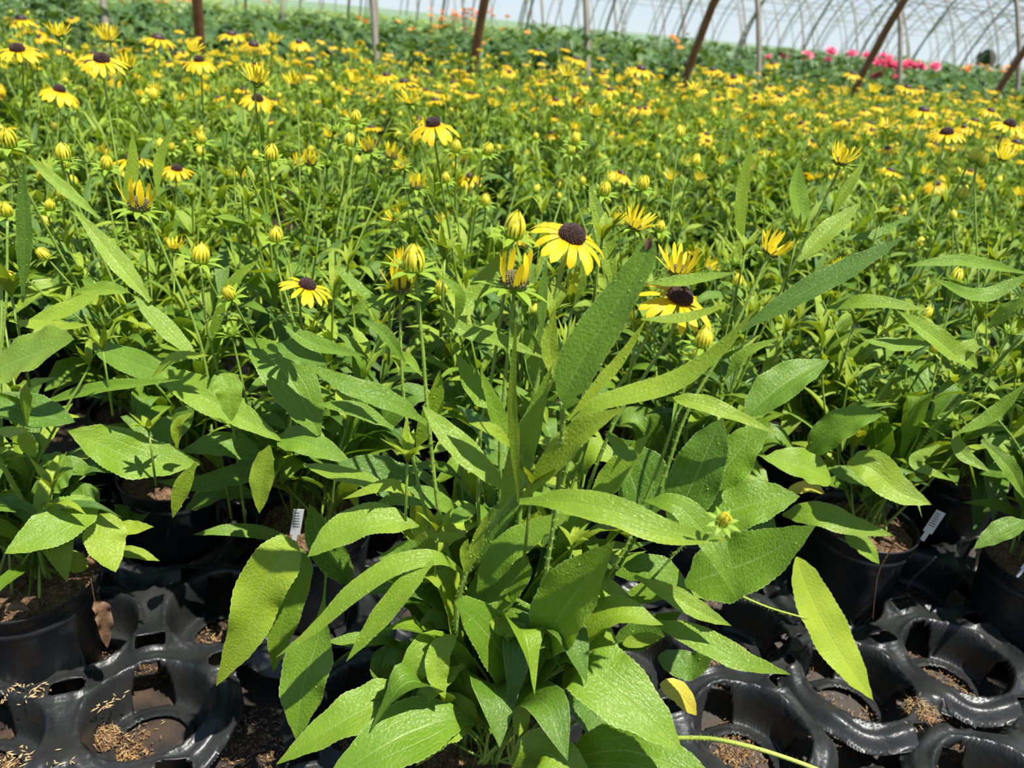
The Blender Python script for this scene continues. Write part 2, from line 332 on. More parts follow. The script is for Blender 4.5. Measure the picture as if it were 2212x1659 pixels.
for k in HEADM:
    full_heads[k] = []; far_heads[k] = []
    for q in range(3):
        P, C, G = make_head(k, 100 + q * 17 + len(k), 1); a, b, c = HEADM[k]
        full_heads[k].append((P.mesh(PN[k], a), C.mesh('cone', b), G.mesh('sepals', c)))
        P, C, G = make_head(k, 300 + q * 17 + len(k), 0); A = MB(); A.add(P, Matrix())
        C.m = [1] * len(C.f); G.m = [2] * len(G.f); A.add(C, Matrix()); A.add(G, Matrix())
        far_heads[k].append(A.mesh(PN[k], [a, b if b is not M_cone else M_conef, c]))
def put_head(kind, loc, axis, scale, parent, full, rng):
    """loc, axis in the parent's space (parents are never scaled)"""
    q = UP.rotation_difference(Vector(axis).normalized()) @ Matrix.Rotation(rng.random() * 6.28, 3, 'Z').to_quaternion()
    if full:
        a, b, c = rng.choice(full_heads[kind]); o = link(PN[kind], a, parent, loc, None, scale); o.rotation_mode = 'QUATERNION'; o.rotation_quaternion = q
        if kind not in ('bud', 'green'): link('cone', b, o)
        link('sepals', c, o)
    else:
        o = link(PN[kind], rng.choice(far_heads[kind]), parent, loc, None, scale); o.rotation_mode = 'QUATERNION'; o.rotation_quaternion = q
    return o
# ---------------------------------------------------------------- pot, soil, tag
RIM = 0.168
def pot_mesh():
    mb = MB(); fn = lambda r, z, a: r - (0.0012 if (int(a / (2 * math.pi) * 24 + .5) % 2 and 0.02 < z < 0.13) else 0)
    mb.lathe([(0.0, .004), (.055, .004), (.060, 0.0), (.063, .01), (.066, .03), (.0755, .132), (.0775, .136), (.0780, .1405), (.0765, .142), (.0765, .147), (.0790, .149), (.0795, .160), (.0805, .162),
              (.0820, .164), (.0825, .167), (.081, .168), (.079, .166), (.0775, .15), (.0745, .12), (.06, .02), (0.0, .012)], 72, fn=fn)
    return mb.mesh('pot', M_plastic)
def soil_mesh():
    rg = random.Random(5); mb = MB(); rows = []
    for i in range(14):
        r = .0772 * i / 13; rows.append([(r * math.cos(k / 40 * 6.2832), r * math.sin(k / 40 * 6.2832), .150 + rg.uniform(-.0022, .0022) + .006 * (1 - i / 13)) for k in range(40)])
    mb.grid(rows, closed=True)
    for k in range(420): sliver(mb, Vector((0, 0, .155)), .074, rg, 1)
    return mb.mesh('soil', [M_soil, M_husk])
def sliver(mb, c, R, rg, mi=0, L=.0038, z=None, flat=False):
    a = rg.random() * 6.28; rr = R * math.sqrt(rg.random()); p = c + Vector((rr * math.cos(a), rr * math.sin(a), rg.uniform(-.001, .003)))
    d = Vector((rg.uniform(-1, 1), rg.uniform(-1, 1), 0 if flat else rg.uniform(-.5, .6))).normalized() * L * rg.uniform(.6, 1.3); s_ = d.cross(UP).normalized() * L * .22
    o = len(mb.v)
    for q in (p - d, p - s_, p + d, p + s_, p + UP * L * .25, p - UP * L * .15): mb.v.append(tuple(q)); mb.r.append(.5); mb.uv.append((0, 0))
    for f in ((0, 1, 4), (1, 2, 4), (2, 3, 4), (3, 0, 4), (1, 0, 5), (2, 1, 5), (3, 2, 5), (0, 3, 5)): mb.f.append(tuple(o + i for i in f)); mb.m.append(mi)
POT, SOIL = pot_mesh(), soil_mesh()
def tag_mesh():
    mb = MB(); w, h = .011, .075
    P = [(-w, 0, 0), (w, 0, 0), (w, 0, h), (-w, 0, h)]
    def box(x0, x1, y0, y1, z0, z1, mi):
        o = len(mb.v)
        for x in (x0, x1):
            for y in (y0, y1):
                for z in (z0, z1): mb.v.append((x, y, z)); mb.r.append(.5); mb.uv.append((0, 0))
        for f in ((0, 1, 3, 2), (4, 6, 7, 5), (0, 4, 5, 1), (2, 3, 7, 6), (0, 2, 6, 4), (1, 5, 7, 3)): mb.f.append(tuple(o + i for i in f)); mb.m.append(mi)
    box(-w, w, -.0004, .0004, 0, h, 0); box(-w * .5, w * .5, -.0004, .0004, -.03, 0, 0)
    for i in range(6): box(-w * .75, w * (.2 + .09 * (i * 7 % 6)), -.0006, -.0004, h - .012 - i * .008, h - .009 - i * .008, 1)
    return mb.mesh('plant_tag', [M_tag, M_tagprint], False)
TAG = tag_mesh()
# ---------------------------------------------------------------- generic foliage of a rudbeckia plant (origin on the ground under the pot)
def rosette(mb, rg, n, base=RIM - .01, det=1, rmin=.08, rmax=.17, wmin=.035, wmax=.06, zt=(-.05, .14), az=None):
    for k in range(n):
        a = rg.uniform(*az) if az else rg.random() * 6.28; d = Vector((math.cos(a), math.sin(a), 0)); r = rg.uniform(rmin, rmax); zt_ = rg.uniform(*zt)
        p0 = Vector((rg.uniform(-.03, .03), rg.uniform(-.03, .03), base)); up_ = rg.uniform(.05, .12) + max(0, zt_) * .7
        pts = [p0, p0 + d * r * .3 + UP * up_ * .75, p0 + d * r * .75 + UP * (up_ + zt_ * .3), p0 + d * r * 1.15 + UP * (zt_ + up_ * .4)]
        leaf(mb, pts, rg.uniform(wmin, wmax), UP + d * rg.uniform(-.2, .5) + Vector((rg.uniform(-.5, .5), rg.uniform(-.5, .5), 0)), 'ovate', rg.uniform(.05, .4), .12, .03, 16 if det else 8, 6 if det else 3, rng=rg, rnd=rg.random() ** 1.3 * .8)
def stalk(mb, st, rg, base, top, nl, det, L=(.07, .13), w=(.013, .024), z0=.22):
    bend = Vector((rg.uniform(-.03, .03), rg.uniform(-.03, .03), 0)); C = spline([base, base.lerp(top, .5) + bend, top], 10)
    st.tube(C, .0021, .0014, 5 if det else 4, mi=1 if st is mb else 0, cap=False)
    for k in range(nl):
        f = rg.uniform(.12, .93) ** .9; i = f * 10; j = int(i); p = C[j].lerp(C[min(10, j + 1)], i - j); a = rg.random() * 6.28; d = Vector((math.cos(a), math.sin(a), 0))
        ll = rg.uniform(*L) * (1.15 - .5 * f); e0 = rg.uniform(.5, 1.25); e1 = e0 - rg.uniform(.2, 1.3); pts = [p]
        for q in range(3):
            e_ = e0 + (e1 - e0) * q / 2; pts.append(pts[-1] + (d * math.cos(e_) + UP * math.sin(e_)) * ll / 3)
        leaf(mb, pts, rg.uniform(*w) * (1.2 - .45 * f), UP * .8 - d * .6 + Vector((rg.uniform(-.4, .4), rg.uniform(-.4, .4), 0)), 'lance', rg.uniform(.1, .5), .06, .03, 12 if det else 6, 4 if det else 2, rng=rg, twist=rg.uniform(-.8, .8))
    return C[-1], (C[-1] - C[-2]).normalized()
NVAR = 9; VAR = []
for v in range(NVAR):
    rg = random.Random(900 + v); mb = MB(); st = MB(); heads = []
    rosette(mb, rg, 20, det=0)
    for k in range(15):
        a = rg.random() * 6.28; r = .15 * math.sqrt(rg.random()); h = rg.uniform(.42, .56) - r * .25; base = Vector((rg.uniform(-.03, .03), rg.uniform(-.03, .03), RIM - .01))
        top = Vector((r * math.cos(a), r * math.sin(a), h)); nl = rg.randint(9, 13)
        e, ax = stalk(mb, st, rg, base, top, nl, 0)
        if k < 8:                                          # bare flower stalk continues above the leaves
            e2 = e + ax * rg.uniform(.03, .10) + Vector((rg.uniform(-.012, .012), rg.uniform(-.012, .012), 0)); st.tube([e, e.lerp(e2, .5), e2], .0014, .0013, 4, cap=False)
            heads.append((e2, (ax + Vector((rg.uniform(-.3, .3), rg.uniform(-.3, .3), .2))).normalized()))
        else:                                              # leafy growing tip
            for q in range(6):
                an = rg.random() * 6.28; d = Vector((math.cos(an), math.sin(an), 0)); leaf(mb, [e, e + d * .008 + UP * .015, e + d * .022 + UP * rg.uniform(.02, .04)], .007, UP * .5 - d, 'lance', .3, 0, 0, 4, 2, rng=rg, rnd=.9)
    VAR.append((mb.mesh('foliage', M_leaf), st.mesh('stems', M_stem), heads))
# ================================================================ SETTING
g = MB(); g.grid([[(-150, -20, 0), (150, -20, 0)], [(-150, 13, 0), (150, 13, 0)], [(-150, 400, 0), (150, 400, 0)]])
gr = link('ground', g.mesh('ground', M_fabric, False)); gr['kind'] = 'structure'; gr['label'] = 'black woven ground cloth under the pots and grass beyond'
# hoop houses: rows run along RD, arches stand across it along RN
RD = ray(5080, 424); RD.z = 0; RD.normalize(); RN = Vector((-RD.y, RD.x, 0))
P0 = atY(430, 65, 4.7); z0h = P0.z
LEAN = math.radians(9); HALF = 4.55; RAD = HALF / math.cos(LEAN); CZ = -RAD * math.sin(LEAN)
uoff = (P0.xy.dot(RN.xy))
def arc_u(z): return math.sqrt(RAD * RAD - (z - CZ) ** 2)
UC = uoff - arc_u(z0h)                                     # house centre line, measured along RN
s0 = P0.xy.dot(RD.xy)
def row_s(px):                                             # where a pixel column's ray meets the arch row at z0h
    d = ray(px, 65 + 0.078 * (px - 430)); k = uoff / (Vector((d.x, d.y)).dot(RN.xy)); return k * Vector((d.x, d.y)).dot(RD.xy)
STEP = (row_s(1855) - row_s(430)) / 3
def arch_mesh(name, r, m, half=HALF, n=36, seg=6):
    mb = MB(); a1 = math.asin(-CZ / RAD); pts = []
    for i in range(n + 1):
        a = a1 + (math.pi - 2 * a1) * i / n; pts.append(RN * (RAD * math.cos(a)) + UP * (CZ + RAD * math.sin(a)))
    mb.tube(pts, r, n=seg); return mb.mesh(name, m)
def purlin_mesh(r, L, m): mb = MB(); mb.tube([RD * 0, RD * (L * .5), RD * L], r, n=6); return mb.mesh('purlin', m)
A_near, A_far = arch_mesh('hoop', .029, M_rust, seg=10), arch_mesh('hoop', .024, M_pipe)
def house(label, uc, sA, n, am, pm, angs, step, pr):
    t = thing('hoop_house_frame', label, 'greenhouse frame', RN * uc + RD * sA, 0, 'hoop house frames')
    for k in range(n): link('hoop', am, t, RD * (k * step))
    pur = purlin_mesh(pr, (n - 1) * step, pm)
    for a in angs:
        an = math.radians(a); link('purlin', pur, t, RN * ((RAD - .04) * math.cos(an)) + UP * (CZ + (RAD - .04) * math.sin(an)))
    return t
house('brown hoop frame whose rusty legs stand behind the yellow flowers', UC, s0 - 2 * STEP, 34, A_near, M_rust, (90,), STEP, .02)
GAP = 2 * HALF + 0.35
labs = ['pale bare hoop frame standing next beyond the brown hoop legs', 'pale bare hoop frame, second beyond the brown hoop legs', 'hazy bare hoop frame, third beyond the brown hoop legs', 'hazy bare hoop frame, farthest away against the sky']
for i, lb in enumerate(labs):
    house(lb, UC + GAP * (i + 1), s0 - 2 * STEP - 0.5 + i * 4, 46 + 3 * i, A_far, M_pipe, (40, 90, 140), STEP * 1.0, .014)
# ================================================================ TRAYS
TP, TR, TROT = .178, .158, math.radians(22)
E1 = Vector((math.cos(TROT), math.sin(TROT), 0)); E2 = Vector((-E1.y, E1.x, 0))
def tray_mesh():
    cs = np.array([(i * TP + (j % 2) * TP / 2, j * TR) for j in range(2) for i in range(4)])
    st = .003; xs = np.arange(-.12, 3.5 * TP + .12, st); ys = np.arange(-.12, TR + .12, st)
    X, Y = np.meshgrid(xs, ys); D = np.stack([np.hypot(X - c[0], Y - c[1]) for c in cs]); near = D.argmin(0); d = D.min(0)
    dx = X - cs[near, 0]; dy = Y - cs[near, 1]; d2 = np.sort(D, 0)
    def snap(d, a, tol=.0022):
        k = np.abs(d - a) < tol; s = np.where(k, a / np.maximum(d, 1e-6), 1.0); return s
    s = snap(d, .041, .0028) * snap(d, .107, .0032)
    X = cs[near, 0] + dx * s; Y = cs[near, 1] + dy * s; d = d * s
    sm = lambda a, b, v: np.clip((v - a) / (b - a), 0, 1) ** 2 * (3 - 2 * np.clip((v - a) / (b - a), 0, 1))
    ang = np.arctan2(dy, dx)
    rimh = .060 + .005 * np.cos(ang * 6 + math.pi) * sm(.07, .085, d)          # rim dips between neighbours, rises at the corners
    Z = .005 + sm(.061, .073, d) * rimh
    Z += .004 * np.exp(-((d - .0750) / .0022) ** 2)                               # raised lip
    Z += .003 * np.exp(-((d - .045) / .003) ** 2)
    Z -= .0015 * (np.cos(ang * 24) > .6) * sm(.064, .07, d) * (1 - sm(.074, .079, d))
    outer = sm(.090, .107, d) * sm(.108, .122, d2[1]); Z = Z - outer * .016
    keep = (d > .0408) & (d < .1072)
    # handle slots in the corner webs
    tri = []
    for j in (0, 1):
        for i in range(4):
            cx, cy = i * TP + (j % 2) * TP / 2, j * TR
            for sx in (-1, 1): tri.append((cx + sx * TP / 2 * .98, cy + (.052 if j == 0 else -.052)))
            tri.append((cx + .03, cy + (-.094 if j == 0 else .094)))
    for (a, b) in tri:
        g_ = (np.abs((X - a) / .016) ** 4 + np.abs((Y - b) / .0105) ** 4); keep &= ~(g_ < 1)
        Z += .003 * np.exp(-((g_ ** .25 - 1.25) / .2) ** 2)
    # arched openings in the pocket walls
    for k in range(3):
        a0 = math.radians(90 + 120 * k); da = np.abs((ang - a0 + math.pi) % (2 * math.pi) - math.pi)
        keep &= ~((da < .40) & (d > .060) & (d < .0700 - .010 * (da / .40) ** 4))
    ny, nx = X.shape; idx = -np.ones((ny, nx), int); mb = MB()
    F4 = keep[:-1, :-1] & keep[1:, :-1] & keep[:-1, 1:] & keep[1:, 1:]
    for i, j in zip(*np.nonzero(F4)):
        q = []
        for a, b in ((i, j), (i, j + 1), (i + 1, j + 1), (i + 1, j)):
            if idx[a, b] < 0: idx[a, b] = len(mb.v); mb.v.append((float(X[a, b]), float(Y[a, b]), float(Z[a, b]))); mb.r.append(.5); mb.uv.append((0, 0))
            q.append(int(idx[a, b]))
        mb.f.append(tuple(q)); mb.m.append(0)
    return mb.mesh('pot_tray', M_tray)
TRAY = tray_mesh()
def tray(org, label, group=None, lift=.0, rot=0.0):
    o = link('pot_tray', TRAY, None, Vector((org[0], org[1], .003 + lift)), (0, 0, TROT + rot)); tag(o, label, 'plant tray', group)
    m = o.modifiers.new('thick', 'SOLIDIFY'); m.thickness = .0018; m.offset = -1; return o
PC = Vector((-.156, .498, 0)); PL = Vector((-.884, .432, 0)); PR = Vector((.508, .797, 0))
tray(PC, 'black moulded pot tray under the in-focus front plant')
tray(PL, 'black moulded pot tray at lower left with empty pockets beside a pot', rot=.02)
tray(PR, 'black moulded pot tray at lower right with empty husk-filled pocket', rot=-.03, lift=.002)
for o_, s_ in ((PC + E2 * .345 + E1 * .03, 'dark pot tray behind the tray of the front plant'), (PL + E2 * .345 + E1 * .02, 'dark shaded pot tray behind the lower left tray'), (PR + E2 * .345 + E1 * -.05, 'dark shaded pot tray behind the lower right tray'),
               (PC - E2 * .345 + E1 * .02, 'black pot tray at the bottom edge in front of the front plant'), (PR - E2 * .345 + E1 * -.04, 'black pot tray at the lower right corner, nearest to the viewer')):
    tray(o_, s_)
# husks washed over the trays and the cloth: nobody could count them
rg = random.Random(77); mb = MB()
pk = [o + E1 * (i * TP + (j % 2) * TP / 2) + E2 * (j * TR) for o in (PC, PL, PR, PR - E2 * .345 - E1 * .04, PC - E2 * .345) for j in range(2) for i in range(4)]
for c in pk:
    for q in range(rg.randint(2, 4)):
        cc = c + Vector((rg.uniform(-.04, .04), rg.uniform(-.04, .04), .004)); [sliver(mb, cc, rg.uniform(.02, .045), rg, 1 if rg.random() < .16 else 0, .0034) for k in range(rg.randint(110, 300))]
    for k in range(30): sliver(mb, c + UP * .004, .07, rg, 1, .0032, flat=True)
for c, n_, r_ in ((atZ(1560, 1345, .004), 400, .06), (atZ(2100, 1600, .004), 500, .06), (atZ(560, 1600, .004), 500, .05), (atZ(330, 1420, .004), 300, .05), (atZ(1640, 1500, .004), 300, .04), (atZ(1700, 1440, .004), 200, .04)):
    for k in range(n_): sliver(mb, c, r_, rg, 0, .0032)
for px, py, n_, r_ in ((40, 1500, 26, .018), (90, 1492, 22, .014), (220, 1525, 16, .01), (255, 1500, 5, .01), (30, 1640, 30, .02), (1960, 1575, 14, .01), (120, 1650, 16, .02)):
    for k in range(n_): sliver(mb, atZ(px, py, .071), r_, rg, 1, .0038, flat=True)
o = link('rice_husk_litter', mb.mesh('rice_husk_litter', [M_husk, M_huskp], False)); tag(o, 'brown and tan husk litter scattered in the tray pockets', 'husk litter', kind='stuff')
# clumps of fibrous peat lying on the right tray
for px, py, r_, lb in ((1985, 1545, .020, 'loose clump of brown fibrous peat on the right tray edge beside a slot'), (2090, 1515, .010, 'small round lump of brown peat on the right tray rim'), (2190, 1530, .022, 'wet brown peat clump at the right frame edge'),
                       (1985, 1645, .016, 'tan fibrous peat lump at the lower right bottom edge'), (230, 1600, .016, 'heap of tan husks in the corner of the left tray pocket')):
    mb = MB(); c = Vector((0, 0, 0)); rr = r_
    rows = [[(rr * math.cos(a / 14 * 6.2832) * math.cos(b / 6 * 1.57) * rg.uniform(.7, 1.1), rr * math.sin(a / 14 * 6.2832) * math.cos(b / 6 * 1.57) * rg.uniform(.7, 1.1), rr * .7 * math.sin(b / 6 * 1.57) * rg.uniform(.8, 1.1)) for a in range(14)] for b in range(7)]
    mb.grid(rows, closed=True)
    for k in range(170):
        d = Vector((rg.gauss(0, 1), rg.gauss(0, 1), abs(rg.gauss(0, 1)))).normalized() * rr * rg.uniform(.7, 1.15); e_ = Vector((rg.uniform(-1, 1), rg.uniform(-1, 1), rg.uniform(-.6, .8))) * rr * .35
        mb.tube([d - e_, d + UP * rr * .06, d + e_], .0005, .0003, 3, mi=rg.randint(1, 2))
    o = link('peat_clump', mb.mesh('peat_clump', [M_soil, M_husk, M_huskp]), None, atZ(px, py, .058 if 'right tray' in lb else .012)); tag(o, lb, 'peat clump')
# ================================================================ NEAR PLANTS
PLANTS = []                                                # (x, y, empty, label state)
def potted(x, y, label, rz=0, group=None, pot=True, lift=.007):
    t = thing('potted_rudbeckia', label, 'potted plant', (x, y, lift), rz, group)
    if pot: link('pot', POT, t); link('soil', SOIL, t)
    PLANTS.append([x, y, t]); return t
def rel(t, p): return t.matrix_basis.inverted() @ Vector(p)
main = potted(.009, .555, 'in-focus rudbeckia plant with yellow daisies, nearest and alone in front')
pA = potted(-.570, .727, 'rudbeckia in the black pot at left with a sunlit rim')
pB = potted(-.262, .905, 'rudbeckia left behind the front plant, white tag in its pot')
pC = potted(.02, .96, 'rudbeckia directly behind the front plant, its pot hidden')
pD = potted(.295, 1.03, 'rudbeckia right behind the front plant, between it and the tagged pot')
pE = potted(.575, 1.03, 'rudbeckia at right in a shaded black pot with grey tag and yellow leaf')
pF = potted(.822, .965, 'rudbeckia at the right frame edge in a large shaded black pot')
pG = potted(-.50, .985, 'rudbeckia in a deeply shaded pot behind the left sunlit pot')
pH = potted(-.80, .86, 'rudbeckia at the far left edge, next to the left sunlit pot')
for t_, px, py, rz in ((pB, 637, 1155, .3), (pE, 2003, 1150, -.5), (pF, 2212, 1228, .2)):
    link('plant_tag', TAG, t_, rel(t_, atZ(px, py, .19)) , (.12, .15, rz), .6)
def hero(t, px, w, Y, shape='blade', rnd=.5, m=None, hint=None, fold=None, wave=.09, curl=0., up=.6, tw=0., name='leaf', serr=.018, rng=random.Random(3), thick=1.0):
    """one leaf as its own part; px = pixels of the midrib from base to tip, Y = distance(s) in front of the eye"""
    n = len(px); Ys = Y if isinstance(Y, (tuple, list)) else (Y, Y)
    pts = [atY(x, y, Ys[0] + (Ys[-1] - Ys[0]) * (i / (n - 1))) for i, (x, y) in enumerate(px)]
    mid = pts[n // 2]; tc_ = (EYE - mid).normalized(); nn = hint if hint is not None else (tc_ * .75 + UP * up + Vector((rng.uniform(-.35, .35), rng.uniform(-.1, .1), rng.uniform(-.15, .15))))
    T = (pts[-1] - pts[0]).normalized(); pr = (nn - T * nn.dot(T)).normalized(); tcp = (tc_ - T * tc_.dot(T)).normalized()
    wid = w * depth(mid) / F / max(.6, abs(pr.dot(tcp))); lp = [rel(t, p) for p in pts]; rot = t.matrix_basis.to_3x3().inverted()
    mb = MB(); leaf(mb, lp, wid, rot @ nn, shape, fold if fold is not None else rng.uniform(.08, .35), wave, serr, 52, 10, rnd=rnd, rng=rng, curl=curl, twist=tw)
    if m is None and wid > .01:                            # water drops left by the sprinkler
        nn2 = (rot @ nn).normalized(); a1 = nn2.orthogonal().normalized(); b1 = nn2.cross(a1); base_v = [Vector(mb.v[i]) for i in rng.sample(range(11 * 6, len(mb.v) - 11 * 4), rng.randint(5, 14))]
        for c in base_v:
            r_ = rng.uniform(.0003, .0009); mb.grid([[c + (a1 * math.cos(q * .7854) + b1 * math.sin(q * .7854)) * r_ * w_ + nn2 * r_ * h_ for q in range(8)] for w_, h_ in ((1, -.1), (.95, .3), (.6, .62), (.04, .75))], mi=1, closed=True)
    return link(name, mb.mesh(name, [m or M_leaf, M_drop]), t)
def hstem(t, px, Y, r=.0021, r1=None, m=None, hair=True, seed=1, name='stem'):
    n = len(px); Ys = Y if isinstance(Y, (tuple, list)) else (Y, Y)
    pts = [rel(t, atY(x, y, Ys[0] + (Ys[-1] - Ys[0]) * (i / (n - 1)))) for i, (x, y) in enumerate(px)]
    mb = MB(); mb.tube(spline(pts, 24), r, r1 or r * .8, 8)
    if hair: hairs(mb, pts, r, .0009, .0028, random.Random(seed), 0)
    return link(name, mb.mesh(name, m or M_stem), t)
